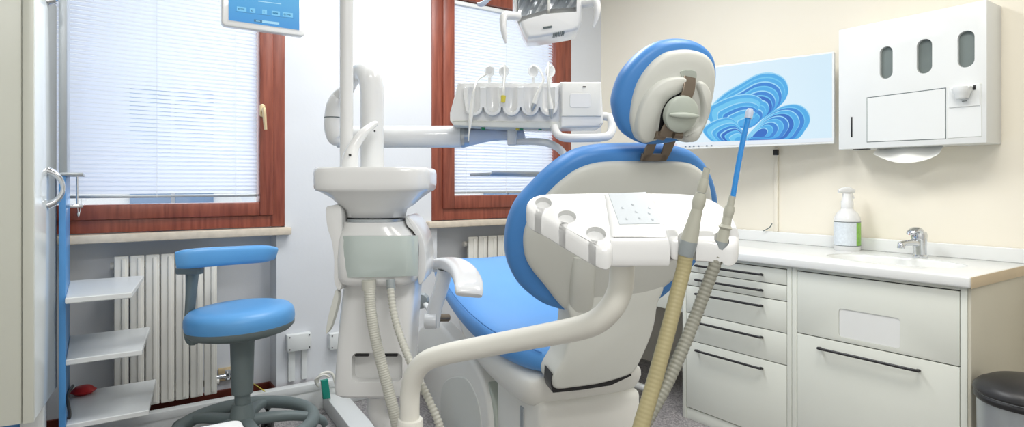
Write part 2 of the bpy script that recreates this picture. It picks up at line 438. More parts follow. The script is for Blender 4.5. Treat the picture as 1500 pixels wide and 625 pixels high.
t = blind(g1, 'white venetian blind on the left window, with a pull cord at its lower left', g1[2]+.03)
b = BM(); p = onY(117, 292, YB-.03)
for s in (-1, 1): tube(b, [onY(116+s*4, 290, YB-.025), onY(116+s*2, 306, YB-.028), onY(115, 318, YB-.03)], .0013, 6)
lathe(b, [(.001, 0), (.004, -.004), (.005, -.015), (.001, -.022)], onY(115, 317, YB-.03), V((0, 0, -1)), 10)
obj('pull_cord', b, 'whitemetal', t)
blind(g2, 'white venetian blind on the narrower window behind the instrument tray', g2[2]+.012)
# house across the street
b = BM(); box(b, (-6, 9.0, -3), (14, 9.4, 8))
t = thing('house_facade', 'pale house front seen faintly through the blinds across the street', 'building', (2, 9.2, -3))
obj('facade_wall', b, 'concrete', t, smooth=False)
for (x, z) in ((-2.2, .9), (.35, .9), (3.0, .9), (5.6, .9), (8.2, .9)):
    b = BM(); box(b, (x, 8.93, z), (x+.45, 9.0, z+1.6), .01); box(b, (x+.5, 8.93, z), (x+.95, 9.0, z+1.6), .01); obj('shutter', b, 'shutter', t)

# ================================================================== BACK WALL THINGS
def radiator(label, x0, n, ztop, zbot, y, pitch=.0755):
    t = thing('radiator', label, 'radiator', (x0+n*pitch/2, y+.03, zbot), 'panel radiators under the windows')
    def sec_bm(x):
        b = BM(); g = .0028
        box(b, (x+g, y, zbot), (x+pitch-g, y+.012, ztop), .005, 3)
        box(b, (x+pitch*.50, y-.007, zbot+.012), (x+pitch-g-.012, y+.004, ztop-.012), .004, 3)
        box(b, (x+pitch/2-.012, y+.01, zbot+.03), (x+pitch/2+.012, y+.07, ztop-.03), .006, 2)
        return b
    s0 = obj('section', sec_bm(x0), 'rad', t)
    for k in range(1, n):
        c = s0.copy(); sc.collection.objects.link(c); c.parent = t; c.matrix_parent_inverse = s0.matrix_parent_inverse.copy(); c.location = (pitch*k, 0, 0)
    b = BM()
    b.free()
    for z in (zbot+.05, ztop-.05):
        b = BM(); cyl(b, (x0-.012, y+.045, z), (x0+n*pitch+.012, y+.045, z), .017, seg=16); obj('header_pipe', b, 'rad', t)
    return t
Yr = YB+.005
ra = onY(166, 373, Yr); rb = onY(319, 575, Yr); n1 = 8
rt = radiator('cream white finned radiator below the left window, behind the blue stool', ra.x, 7, onY(200, 374, Yr).z, onY(240, 590, Yr).z, Yr, (rb.x-ra.x)/7)
r2 = onY(686, 347, YB+.02)
radiator('white finned radiator below the narrower window, partly behind the dental chair', r2.x, 10, r2.z, .2, YB+.02, .078)
# valve + ivory socket
t = thing('radiator_valve', 'chromed radiator valve beside the left radiator, in front of an ivory socket', 'valve', onY(332, 553, YB+.08))
c = onY(334, 550, YB+.05); b = BM()
cyl(b, c+V((-.07, .0, 0)), c+V((.03, 0, 0)), .012); cyl(b, c+V((.0, 0, -.02)), c+V((0, 0, .03)), .016, bev=.004); cyl(b, c+V((.02, -.0, 0)), c+V((.05, 0, 0)), .02, bev=.004)
cyl(b, c+V((.04, 0, 0)), c+V((.04, .088, 0)), .009)
obj('valve_body', b, 'chrome', t)
c2 = onY(334, 546, YB+ND); b = BM(); box(b, c2+V((-.05, -.014, -.035)), c2+V((.04, 0, .035)), .004)
tag(obj('wall_socket', b, 'yellow' and 'brass'), 'ivory socket plate in the window recess right of the radiator', 'socket')
# junction boxes and conduit
def jbox(px0, py0, px1, py1, label, grp=None):
    a = onY(px0, py0, YB); c = onY(px1, py1, YB)
    t = thing('junction_box', label, 'junction box', ((a.x+c.x)/2, YB, c.z))
    b = BM(); box(b, (a.x, YB-.045, c.z), (c.x, YB-.0005, a.z), .004); obj('box_cover', b, 'whitemetal', t)
    for x in (a.x+.012, c.x-.012):
        for z in (a.z-.012, c.z+.012):
            b = BM(); cyl(b, (x, YB-.047, z), (x, YB-.044, z), .004, seg=10); obj('screw', b, 'black', t)
    return a, c
a, c = jbox(418, 489, 453, 508, 'square white junction box on the wall between stool seat and spittoon unit')
b = BM(); xm = (a.x+c.x)/2
for x, w in ((xm-.035, .035), (xm+.035, .03)): box(b, (x-w/2, YB-.018, .16), (x+w/2, YB-.0005, c.z+.002), .003)
tag(obj('cable_conduit', b, 'whitemetal'), 'pair of flat white cable ducts running down from the junction box', 'conduit')
a, c = jbox(480, 487, 500, 507, 'small white junction box on the wall right beside the spittoon unit')
# floor trunking
b = BM(); x0, x1 = -.6, xat(560)
box(b, (x0, YB-.09, 0), (x1, YB-.022, .145), .004); box(b, (x0, YB-.094, .11), (x1, YB-.088, .149), .002)
tag(obj('cable_trunking', b, 'whitemetal'), 'long white cable trunking along the floor below the windows', 'trunking')
# floor duct with teal clip
A = at(452, 585, 2.95); A.z = .09; Bp = onZ(520, 660, .09)
p0 = onZ(488, 573, .085); p1 = onZ(585, 690, .085); p0.z = p1.z = 0
dr = (p1-p0).normalized(); sd = V((dr.y, -dr.x, 0))
L = (p1-p0).length
mt = frame(dr, -sd, ZV, p0)
b = BM(); box(b, (-.02, -.055, 0), (L, .055, .085), .003, mtx=mt)
t = thing('floor_duct', 'low white metal floor duct running from the wall trunking towards the dental chair', 'duct', p0)
obj('duct_cover', b, 'whitemetal', t)
b = BM(); tube(b, [onY(465, 560, YB-.12), onY(470, 548, YB-.13), onY(485, 546, YB-.13), onY(492, 562, YB-.14), onY(495, 578, YB-.16)], .008, 10)
tube(b, [onY(466, 566, YB-.12), onY(462, 556, YB-.14), onY(474, 549, YB-.16), onY(482, 552, YB-.16)], .006, 10)
tag(obj('cable_loop', b, 'tube'), 'loop of white cable standing up at the end of the floor duct', 'cable')
c = onY(476, 585, YB-.19); b = BM()
pts = [onY(469, 556, YB-.2), onY(479, 554, YB-.2), onY(483, 582, YB-.2), onY(472, 583, YB-.2)]
pad(b, densify(pts, 4), (0, -1, 0), rnd(.003, .02))
tag(obj('clip', b, 'teal'), 'small teal green clip on the cable by the end of the floor duct', 'clip')
b = BM(); tube(b, [onY(372, 562, YB+.1), onY(381, 568, YB-.05), onY(388, 573, YB-.1)], .003, 8)
tag(obj('thin_cable', b, 'yellow'), 'thin pale yellow cable lying over the skirting behind the blue stool', 'cable')

# ================================================================== LEFT: SHELF UNIT
xp = onY(96, 300, 2.88).x
ztop = onY(92, 257, 2.88).z
t = thing('shelf_unit', 'open unit with bright blue end panel and three white shelves by the left window', 'shelf unit', (xp, 3.1, 0))
b = BM(); box(b, (xp-.021, 2.88, 0), (xp, 3.362, ztop), .002); obj('end_panel', b, 'bluepanel', t)
for (f, bk, zz) in (((193, 428), (211, 403), .82), ((208, 512), (220, 478), .572), ((218, 600), (228, 555), .315)):
    pf = onZ(f[0], f[1], zz); pb = onZ(bk[0], bk[1], zz)
    pf.y = max(min(pf.y, 2.95), 2.84); pb.y = min(pb.y, 3.43)
    P4 = [V((xp, pf.y, zz)), V((pf.x, pf.y, zz)), V((pb.x, pb.y, zz)), V((xp, pb.y, zz))]
    b = BM(); pad(b, densify(P4, 3), (0, 0, -1), [(.003, 0), (0, .003), (0, .019), (.003, .022)]); obj('shelf', b, 'whitemetal', t, smooth=False)
b = BM(); box(b, (xp-.024, 2.87, ztop), (xp+.055, 3.35, ztop+.012), .002); obj('top_plate', b, 'alu', t)
b = BM(); box(b, (xp-.022, 2.9, ztop+.012), (xp+.004, 3.2, 2.6), .003)
tag(obj('aluminium_upright', b, 'alu'), 'tall grey upright panel standing on the blue shelf unit at the left window edge', 'panel')
c = onY(106, 285, 2.9); b = BM()
cyl(b, (xp+.035, 2.95, ztop-.115), (xp+.035, 2.95, ztop-.002), .004, seg=10)
box(b, (xp, 2.93, ztop-.125), (xp+.055, 2.97, ztop-.113), .002)
tag(obj('chrome_rod', b, 'chrome'), 'short chrome rod and clamp under the top plate of the blue shelf unit', 'rod')
b = BM(); lathe(b, [(.0, 0), (.035, .004), (.05, .016), (.03, .034), (.0, .04)], (xp+.05, 3.30, .316), ZV, 20)
tag(obj('red_bulb', b, 'red'), 'red rubber object lying on the lowest white shelf', 'bulb')
b = BM(); tube(b, [V((xp+.012, 3.3, .36)), onY(99, 580, 2.95), onY(103, 595, 2.92)+V((0, -.08, 0)), onY(101, 612, 2.8)], .006, 10)
tag(obj('black_cable', b, 'black'), 'black cable curving down at the lowest shelf beside the blue panel', 'cable')

# ---- tall cabinet at the left edge
ang = math.radians(-6.7); ca, sa = math.cos(ang), math.sin(ang)
P1 = at(51, 617, 2.0); zb = P1.z
a_ = V((ca, sa, 0)); b_ = V((-sa, ca, 0))
mt = frame(a_, b_, ZV, V((P1.x, P1.y, 0)))
t = thing('tall_cabinet', 'tall cream white cabinet with chrome bow handles at the left edge of the photo', 'cabinet', (P1.x-.3, P1.y+.2, 0))
b = BM(); box(b, (-.62, .004, zb), (-.018, .37, 2.55), .003, mtx=mt); obj('carcass', b, 'creamcab', t)
b = BM(); box(b, (-.70, -.004, zb+.0), (-.034, .003, 2.54), .002, mtx=mt); obj('side_panel', b, 'creamcab', t)
b = BM(); box(b, (-.031, -.010, zb), (-.0005, .003, 2.55), .003, mtx=mt); obj('edge_trim', b, 'creamcab', t)
zd = HC+135/FP*2.2
for z0, z1 in ((zb+.004, zd+.35), (zd+.355, 2.55)):
    b = BM(); box(b, (-.017, -.002, z0), (.0, .365, z1), .003, mtx=mt); dd = obj('door', b, 'tallcab', t)
def bow(zc, par):
    b = BM()
    y = .20
    tube(b, [mt@V((-.001, y, zc+.062)), mt@V((.022, y, zc+.05)), mt@V((.04, y, zc+.025)), mt@V((.045, y, zc)), mt@V((.04, y, zc-.025)), mt@V((.022, y, zc-.05)), mt@V((-.001, y, zc-.062))], [.016, .012, .0085, .007, .0085, .012, .016], 14)
    obj('bow_handle', b, 'chrome', par)
bow(at(75, 275, 2.2).z, dd); bow(at(75, -20, 2.2).z, dd)
for x in (-.1, -.6):
    b = BM(); box(b, (x, .30, 0), (x+.07, .36, zb), .003, mtx=mt); obj('leg_post', b, 'whitemetal', t)
b = BM(); box(b, (-.53, .32, .0), (-.1, .338, zb), .002, mtx=mt); obj('back_panel', b, 'bluepanel', t)

# ---- white table corner in the foreground
pc = onZ(352, 613, .72); pl_ = onZ(290, 625, .72)
dx = (pl_-pc).normalized(); dy = V((-dx.y, dx.x, 0))
if dy.y > 0: dy = -dy
t = thing('side_table', 'white tabletop corner just entering the bottom edge in front of the stool', 'table', pc+V((0, 0, -.72)))
corner = [pc, pc+dx*.45, pc+dx*.45+dy*.32, pc+dy*.32]
c = sum(corner, V((0, 0, 0)))/4
b = BM(); mtt = frame(dx, dy, ZV, pc)
pad(b, [mtt@V((x, y, 0)) for x, y in rrect(.45, .32, .02, 6, .225, .16)], (0, 0, -1), rnd(.004, .025)); obj('tabletop', b, 'whitemetal', t)
b = BM(); cyl(b, mtt@V((.22, .16, -.025)), mtt@V((.22, .16, -.70)), .025); obj('pole', b, 'whitemetal', t)
b = BM(); cyl(b, mtt@V((.22, .16, -.70)), mtt@V((.22, .16, -.72)), .14, bev=.006); obj('base', b, 'whitemetal', t)

# ================================================================== BLUE STOOL
def stool():
    D = 2.72
    C0 = at(355, 500, D); cx, cy = C0.x, C0.y
    t = thing('dentist_stool', 'blue vinyl stool with curved low backrest and grey ring base by the radiator', 'stool', (cx, cy, 0))
    sc_ = at(353, 474, D)
    zt = at(353, 444, D).z-.01; zbm = at(353, 492, D).z+.01
    # seat slightly tilted
    n = V((0.03, -.03, 1)); n = V(-RV*.045+ZV).normalized()
    R = 75/FP*D
    s = BM(); o = V((sc_.x, sc_.y, zt-.085))
    prof = [(R*.90, -.004), (R*.985, .0), (R, .02), (R*.995, .045), (R*.97, .062), (R*.90, .077), (R*.75, .086), (R*.45, .091), (.001, .092)]
    _lathe(s, prof, o, n, 48, 0); obj('seat', s, 'stoolblue', t)
    s = BM(); _lathe(s, [(R*.99, .002), (R*.985, -.012), (R*.90, -.032), (R*.72, -.045), (R*.4, -.058), (.05, -.066), (.001, -.066)], o, n, 48, 0); obj('seat_shell', s, 'grey', t)
    # column
    s = BM(); zc = o.z-.055
    zb0 = at(355, 600, D).z
    lathe(s, [(.06, 0), (.051, -.03), (.049, -.10), (.045, -(zc-at(355, 575, D).z))], (cx, cy, zc)); obj('column', s, 'grey', t)
    s = BM(); cyl(s, (cx, cy, at(355, 575, D).z+.004), (cx, cy, .12), .033); obj('gas_spring', s, 'grey', t)
    # back support post + backrest (left)
    l = -RV
    pb = V((sc_.x, sc_.y, 0))
    x0 = at(284, 500, D); x1 = at(282, 400, D)
    s = BM()
    path = [V((sc_.x, sc_.y, o.z-.05))+l*.06, V((sc_.x, sc_.y, o.z-.052))+l*.17, at(283, 500, D-.02), at(277, 484, D), at(278, 460, D), at(280, 430, D), at(282, 396, D)]
    loft(s, section(path, [.06, .06, .062, .064, .062, .062, .062], [.03, .03, .03, .03, .03, .035, .05], FV, e=2.6)); obj('back_post', s, 'grey', t)
    s = BM(); pad(s, pl(rrect(.11, .05, .015), at(285, 399, D)-FV*.04, RV, FV), ZV, rnd(.006, .03)); obj('back_mount', s, 'grey', t)
    # backrest curved pad
    s = BM(); path = []
    for px, py, dd_ in ((258, 381, 2.58), (275, 379, 2.60), (310, 376, 2.68), (350, 373.5, 2.78), (385, 371.5, 2.90), (402, 371, 2.98)):
        path.append(at(px, py, dd_))
    hs = [.072, .084, .086, .084, .082, .066]
    loft(s, section(path, [.036, .05, .052, .052, .05, .03], hs, RV.cross(ZV), e=3.5)); obj('backrest', s, 'stoolblue', t)
    # ring base
    zr = .165
    s = BM(); Rr = .285; N = 40
    bc = V((cx+.02, cy-.0, 0))
    ring = [bc+V((Rr*math.cos(2*PI*k/N), Rr*math.sin(2*PI*k/N), zr)) for k in range(N+1)]
    tube(s, ring, .030, 14, curve=False); obj('foot_ring', s, 'grey', t)
    s = BM(); lathe(s, [(.04, .10), (.06, .02), (.075, -.02), (.05, -.05)], (cx, cy, zr)); obj('hub', s, 'grey', t)
    for k in range(5):
        a = math.radians(-12)+2*PI*k/5
        dv = V((math.cos(a), math.sin(a), 0))
        s = BM(); loft(s, section([V((cx, cy, zr+.02))+dv*.03, V((cx, cy, zr+.015))+dv*.2, V((cx, cy, zr-.02))+dv*.33, V((cx, cy, zr-.055))+dv*.36], [.06, .05, .045, .03], [.05, .042, .038, .03], ZV.cross(dv))); lg = obj('leg', s, 'grey', t)
        s = BM(); pw = V((cx, cy, .03))+dv*.35; sd_ = ZV.cross(dv)
        cyl(s, pw-sd_*.026, pw-sd_*.006, .03, bev=.005); cyl(s, pw+sd_*.006, pw+sd_*.026, .03, bev=.005); cyl(s, pw+V((0, 0, 0)), pw+V((0, 0, zr-.08)), .008)
        cyl(s, pw-sd_*.01, pw+sd_*.01, .008)
        obj('caster', s, 'black', lg)
stool()

# ================================================================== SPITTOON UNIT
UD = 1.95
def unit():
    base = at(550, 575, UD)
    t = thing('spittoon_unit', 'white spittoon unit with rounded basin and grey green glass door beside the dental chair', 'dental unit', base)
    Wx, Dy = RV, FV
    O = at(550, 400, UD)
    def sec(px0, px1, py, dep=.28, dc=.0, e=4, D=UD):
        """one horizontal superellipse ring between two pixel columns at depth centre D+dc"""
        a = at(px0, py, D); c = at(px1, py, D); m = (a+c)/2+Dy*dc; w = (c-a).length/2
        out = []
        for j in range(48):
            q = 2*PI*j/48; x, y = math.cos(q), math.sin(q)
            out.append(m+Wx*w*math.copysign(abs(x)**(2/e), x)+Dy*dep/2*math.copysign(abs(y)**(2/e), y))
        return out
    # basin
    s = BM()
    rings = [sec(525, 580, 318, .12, 0, 2.4), sec(511, 593, 317, .17, 0, 2.5), sec(509, 595, 306, .2, 0, 2.5), sec(502, 605, 300, .23, 0, 2.6), sec(491, 617, 289, .27, 0, 3),
             sec(480, 628, 280.5, .31, 0, 4), sec(476, 632, 278.5, .322, 0, 5), sec(474, 634, 275, .328, 0, 5), sec(473, 635, 268, .33, 0, 5), sec(473, 635, 254, .33, 0, 5), sec(473.8, 634.2, 249, .328, 0, 5), sec(477, 631, 246.3, .32, 0, 5),
             sec(484, 623, 247, .3, 0, 4), sec(488, 620, 254, .29, 0, 4), sec(498, 610, 272, .24, 0, 3), sec(525, 583, 292, .12, 0, 2.2), sec(545, 560, 294, .03, 0, 2)]
    loft(s, rings); obj('basin', s, 'white', t, angle=60)
    s = BM(); loft(s, [sec(511, 594, 319, .18, 0, 2.6), sec(511, 594, 323, .18, 0, 2.6)]); obj('basin_seal', s, 'alu', t)
    # upper body
    s = BM()
    rings = [sec(508, 594, 323, .22, .0, 3), sec(507, 597, 330, .26, .02, 3.2), sec(504, 606, 340, .30, .03, 4), sec(503, 614, 352, .32, .04, 5), sec(502, 616, 375, .33, .04, 5), sec(503, 616, 400, .33, .04, 5), sec(507, 612, 409, .31, .04, 5), sec(512, 607, 411, .29, .04, 5)]
    loft(s, rings); up = obj('upper_body', s, 'white', t, angle=60)
    # glass door: curved panel on the front
    s = BM()
    def front(px, py, D): return at(px, py, D)
    grid = []
    for i in range(13):
        px = 502+(612-502)*i/12; k = (i-6)/6
        kk = abs(px-557)/60
        dpt = UD+.04-.165*(1-kk**5)**.2-.005
        grid.append([front(px, 345+3*abs(k)*0, dpt-.0), front(px, 360, dpt-.006), front(px, 375, dpt-.008), front(px, 392, dpt-.006), front(px, 405-1.5*k, dpt)])
    R = [[s.verts.new(p-FV*.004) for p in r] for r in grid]; R2 = [[s.verts.new(p+FV*.012) for p in r] for r in grid]
    for i in range(12):
        for j in range(4):
            s.faces.new((R[i][j], R[i+1][j], R[i+1][j+1], R[i][j+1])); s.faces.new((R2[i][j], R2[i][j+1], R2[i+1][j+1], R2[i+1][j]))
    for i in range(12):
        for j in (0, 4): s.faces.new((R[i][j], R[i+1][j], R2[i+1][j], R2[i][j]))
    for j in range(4):
        for i in (0, 12): s.faces.new((R[i][j], R[i][j+1], R2[i][j+1], R2[i][j]))
    obj('glass_door', s, 'glassy', t)
    # side wings (outer shells) left and right
    s = BM(); N = -FV; O2 = at(490, 400, UD-.09)
    lp = [(477, 306), (484, 301), (499, 303), (501, 340), (501, 410), (498, 424), (494, 424), (489, 410), (489, 380), (485, 352), (479, 332)]
    pad(s, trace(lp, O2, FV, 4), FV, [(.003, 0), (.001, .001), (0, .004), (0, .16)]); obj('side_shell', s, 'white', t)
    s = BM(); pad(s, trace([(492, 424), (496, 434), (492, 455), (485, 478), (479, 488), (477, 486), (481, 462), (487, 440)], O2, FV, 4), FV, [(.001, 0), (0, .002), (0, .03)]); obj('pointed_lever', s, 'shell', t)
    s = BM(); O3 = at(615, 360, UD-.04)
    rp = [(594, 316), (604, 322), (616, 340), (622, 360), (624, 390), (620, 412), (612, 412), (613, 360), (606, 340), (596, 330)]
    pad(s, trace(rp, O3, FV, 4), FV, rnd(.004, .2)); obj('side_shell', s, 'white', t)
    # lower body with recess
    s = BM()
    rings = [sec(505, 609, 411, .22, .06, 6), sec(504, 610, 420, .22, .06, 6), sec(499, 606, 470, .22, .06, 7), sec(495, 603, 520, .22, .06, 7), sec(492, 600, 560, .22, .06, 7), sec(493, 599, 573, .21, .06, 7), sec(497, 595, 577, .19, .06, 6)]
    loft(s, rings); lb = obj('lower_body', s, 'white', t, angle=60)
    c = BM(); q = at(552, 538, UD-.05)
    wv = 36/FP*UD; hv = 21/FP*UD
    pad(c, pl(rrect(2*wv, 2*hv, .02), q-FV*.06, RV, ZV), FV, [(0, 0), (0, .10)]); cut(lb, [c])
    for px in (530, 572):
        s = BM(); q = at(px, 520, UD-.052); pad(s, pl([(x, y) for x, y in rrect(.045, .008, .0039)], q, RV, ZV), FV, [(0, 0), (0, .006)]); obj('vent_slot', s, 'black', lb)
    s = BM(); box(s, (-.075, -.0, -.004), (.08, .05, .004), .001, mtx=frame(RV, FV, ZV, at(552, 413.5, UD-.095))); obj('hose_outlet_strip', s, 'black', t)
    # stem under the body to the chair arm
    s = BM(); tube(s, [at(553, 570, UD+.08), at(553, 590, UD+.08), at(556, 606, UD+.08), at(575, 628, UD+.09), at(610, 665, UD+.14), at(680, 690, UD+.25)], [.032, .033, .036, .038, .04, .04], 20); obj('support_arm', s, 'white', t)
    s = BM(); cyl(s, at(553, 574, UD+.08), at(553, 578, UD+.08), .036); obj('arm_ring', s, 'alu', t)
    # cup filler: curved spout over the basin
    s = BM(); tube(s, [at(512, 248, UD-.06), at(513, 232, UD-.06), at(518, 215, UD-.05), at(532, 195, UD-.03), at(546, 183, UD), at(552, 181, UD+.01)], [.028, .025, .018, .015, .011, .008], 16); obj('water_spout', s, 'white', t)
    s = BM(); q = at(513, 227, UD-.085); cyl(s, q, q-FV*.004, .004, seg=10); q = at(549, 192, UD-.045); cyl(s, q, q-FV*.003, .003, seg=10); obj('screw', s, 'black', t)
    return t
unit_t = unit()
# hoses below the spittoon unit
b = BM(); tube(b, [at(542, 412, UD-.13), at(542, 440, UD-.14), at(547, 480, UD-.15), at(557, 525, UD-.16), at(570, 575, UD-.17), at(583, 630, UD-.18), at(592, 700, UD-.18)], [.017, .0165, .016, .016, .0165, .017, .018], 16, ridge=.03, pitch=.007)
cyl(b, at(540, 410, UD-.13), at(541, 424, UD-.13), .021)
tag(obj('drain_hose', b, 'hose_light'), 'pale grey thick hose hanging from the middle of the spittoon unit', 'hose', )
b = BM(); tube(b, [at(572, 412, UD-.13), at(574, 440, UD-.15), at(581, 475, UD-.18), at(597, 520, UD-.24), at(616, 560, UD-.28), at(640, 612, UD-.3), at(655, 660, UD-.3)], .0105, 14, ridge=.10, pitch=.0105)
tag(obj('spiral_hose', b, 'hose_light'), 'thinner ribbed grey hose hanging from the right of the spittoon unit', 'hose')
b = BM(); cyl(b, at(572, 409, UD-.13), at(573, 425, UD-.135), .013, bev=.002)
tag(obj('hose_connector', b, 'hand2'), 'grey connector collar where the ribbed hose meets the spittoon unit', 'connector')
# lamp pole
b = BM(); p = at(507.5, 245, UD+.0); cyl(b, (p.x, p.y, at(507, 262, UD).z), (p.x, p.y, 2.75), 9.6/FP*UD, seg=32)
t = thing('lamp_pole', 'straight slim white pole rising from the spittoon unit out of the picture', 'pole', (p.x, p.y, at(507, 262, UD).z))
obj('pole_tube', b, 'white', t)
PP = V((p.x, p.y, 0))
# swan-neck column
b = BM(); D2 = UD+.10
pts = [at(545, 262, D2), at(545, 200, D2), at(545, 150, D2), at(544.5, 128, D2), at(541, 113, D2), at(534, 107, D2+.02), at(524, 108, D2+.05), at(515, 117, D2+.1), at(508, 132, D2+.15)]
tube(b, pts, [.0395, .0395, .0395, .0395, .0385, .036, .031, .027, .025], 28)
t = thing('swan_neck_column', 'thick white swan-neck tube curving over behind the slim pole', 'column', at(545, 262, D2))
obj('neck_tube', b, 'white', t)
b = BM(); D3 = D2+.2
loft(b, section([at(508, 130, D3-.03), at(499, 140, D3), at(492, 155, D3), at(489, 172, D3), at(489, 190, D3), at(493, 204, D3), at(499, 209, D3)], [.05, .07, .08, .08, .08, .07, .03], [.03, .055, .065, .065, .065, .055, .02], FV, e=2.4)); jc = obj('joint_cover', b, 'white', t)
b = BM(); loft(b, section([at(489, 172, D3), at(489, 173.4, D3)], [.082, .082], [.067, .067], FV, e=2.4, curve=False)); obj('joint_seam', b, 'darkline', jc)

# ================================================================== DELIVERY ARM + INSTRUMENT TRAY
AD = D3+.06
t = thing('delivery_arm', 'white horizontal tube arm crossing from the swan-neck column to the instrument tray', 'arm', at(590, 216, AD))
r_ = 16/FP*AD
b = BM(); cyl(b, at(494, 200.5, AD), at(676, 200, AD), r_, r_, 32, bev=.004); obj('arm_tube', b, 'white', t)
b = BM(); cyl(b, at(676, 200, AD), at(681, 200, AD), r_*1.01, r_*1.01, 32); cyl(b, at(681, 200, AD), at(688, 200, AD), r_*.98, r_*.86, 32); obj('elbow_ring', b, 'alu', t)
b = BM(); tube(b, [at(686, 201, AD), at(720, 198, AD+.01), at(760, 197, AD+.02), at(768, 196, AD+.02)], [r_*.82, r_*.55, r_*.5, r_*.42], 24); obj('fore_arm', b, 'bluetint', t)
b = BM(); box(b, (-.018, -.02, -.035), (.018, .02, .035), .006, mtx=frame(RV, FV, ZV, at(750, 199, AD-.02))); obj('pivot_block', b, 'white', t)
b = BM(); tube(b, [at(745, 209, AD-.02), at(775, 207, AD-.03), at(800, 209, AD-.05), at(818, 217, AD-.08), at(828, 230, AD-.1), at(832, 248, AD-.1)], [.011, .013, .014, .014, .013, .012], 16); 
cyl(b, at(832, 244, AD-.1), at(832, 256, AD-.1), .014)
obj('tray_bracket', b, 'white', t)
b = BM(); D = AD-.1
mt = frame(V((1, 0, 0)), V((0, 1, 0)), ZV, at(766, 256, D))
box(b, (-.155, -.02, -.005), (.14, .12, .007), .003, mtx=mt); box(b, (-.15, -.024, .001), (.136, -.018, .012), .002, mtx=mt)
tag(obj('metal_tray', b, 'alu'), 'flat grey metal tray on the arm below the instrument console, before the blind', 'tray')

CDp = AD-.12
def console2():
    t = thing('instrument_console', 'white dentist instrument console with five scalloped holders and a square display', 'dental console', at(760, 188, CDp))
    O = at(760, 150, CDp)
    Xd = RV
    b = BM()
    pts = [(671, 121), (700, 120.5), (765, 121), (790, 121), (822, 121), (822, 188), (790, 188), (720, 186), (664, 183), (659, 176), (659, 165)]
    P = densify(poly(pts, O, FV), 5)
    pad(b, P, FV, rnd(.006, .17)); body = obj('body', b, 'white', t)
    # scalloped holder front
    b = BM(); O2 = at(740, 150, CDp-.03)
    pts = [(676, 140)]
    cs = [696, 720, 748, 776, 804]
    prof2 = []
    for c in [694, 721.5, 749, 776.5, 804]:
        for k in range(9):
            a = PI+PI*k/8
            prof2.append((c+13*math.cos(a), 157-13*math.sin(a)*.95))
    outline = [(679, 127)]+[(679, 140)]+prof2+[(818, 140), (818, 127)]
    P = poly(outline, O2, FV)
    pad(b, P, FV, [(.002, 0), (0, .003), (0, .032)]); holder = obj('handpiece_holder', b, 'white', t, angle=30)
    cutters = []
    for c in [694, 721.5, 749, 776.5, 804]:
        q = BM(); r = 9.5/FP*CDp
        a = at(c, 127, CDp-.035); e_ = at(c, 156, CDp-.035)
        tube(q, [a+ZV*.04, e_, e_-ZV*r*.5, e_-ZV*r*.85], [r, r, r*.8, r*.4], 20, curve=False); cutters.append(q)
    cut(holder, cutters)
    # lower lip
    b = BM(); O3 = at(740, 182, CDp-.012); pad(b, densify(poly([(662, 176), (822, 178), (822, 189), (725, 186.5), (664, 183.5)], O3, FV), 4), FV, rnd(.005, .1)); obj('lower_lip', b, 'shell', t)
    # display block
    b = BM(); O4 = at(850, 145, CDp-.02)
    pad(b, densify(poly([(821, 119.5), (881, 119.5), (884.5, 180), (880, 186), (821, 187)], O4, FV), 5), FV, rnd(.01, .16)); db = obj('display_block', b, 'white', t)
    b = BM(); O5 = at(850, 145, CDp-.026)
    pad(b, densify(poly([(823, 121), (880, 121), (881, 170), (823, 170)], O5, FV), 8), FV, rnd(.003, .008)); obj('display_glass', b, 'white2', db)
    b = BM(); box(b, (-.006, -.001, -.002), (.006, .001, .002), .0008, mtx=frame(RV, FV, ZV, at(856, 127, CDp-.0275))); obj('display_mark', b, 'black', db)
    b = BM(); q = at(850, 147, CDp-.0262); pad(b, pl(rrect(.075, .05, .008), q, RV, ZV), -FV, [(0, 0), (.001, .0012)]); obj('display_field', b, 'white', db)
    # handle bar
    b = BM(); D = CDp-.05
    tube(b, [at(812, 186, D+.04), at(815, 194, D+.02), at(822, 200, D), at(834, 202, D-.02), at(860, 202, D-.03), at(882, 201, D-.03), at(892, 198, D-.02), at(896, 190, D), at(896, 178, D+.02), at(894, 172, D+.04), at(884, 170, D+.06)], 6.2/FP*D, 16); obj('handle_bar', b, 'white', t)
    # buttons underneath
    for px, m_ in ((708, 'green'), (758, 'yellow'), (764, 'green'), (791, 'green')):
        b = BM(); q = at(px, 186, CDp+.01); cyl(b, q+ZV*.004, q-ZV*.012, .0085, .006, 14); obj('coloured_knob', b, m_, t)
    # hose pods
    for px in (717, 738, 781, 806):
        b = BM(); q = at(px, 104, CDp+.05); lathe(b, [(.001, -.022), (.014, -.021), (.021, -.014), (.0235, .0), (.02, .011), (.011, .02), (.001, .021)], q, FV, 20, sx=.8)
        cyl(b, q-ZV*.005, q+ZV*-.05+FV*.02, .006, seg=10); obj('hose_pod', b, 'white', t)
    return t
console2()
def hand(name, label, pts, rs, mat_, tip=None, group='handpieces on the instrument console'):
    t = thing(name, label, 'handpiece', at(*pts[-1]), group)
    b = BM(); tube(b, [at(*p) for p in pts], rs, 12); obj('hose_and_grip', b, mat_, t)
    if tip:
        b = BM(); tube(b, [at(*p) for p in tip[0]], tip[1], 12, curve=False); obj('tip', b, tip[2], t)
H = CDp-.055
hand('dental_handpiece', 'white scaler handpiece with thin tip hanging leftmost on the instrument console', [(712, 109, CDp+.03), (700, 117, CDp), (695, 130, H), (692, 150, H), (690, 168, H), (688.5, 184, H)], [.004, .004, .004, .007, .008, .005], 'white2', ([(688.5, 184, H), (687, 196, H), (686.5, 207, H)], [.0045, .002, .001], 'white2'))
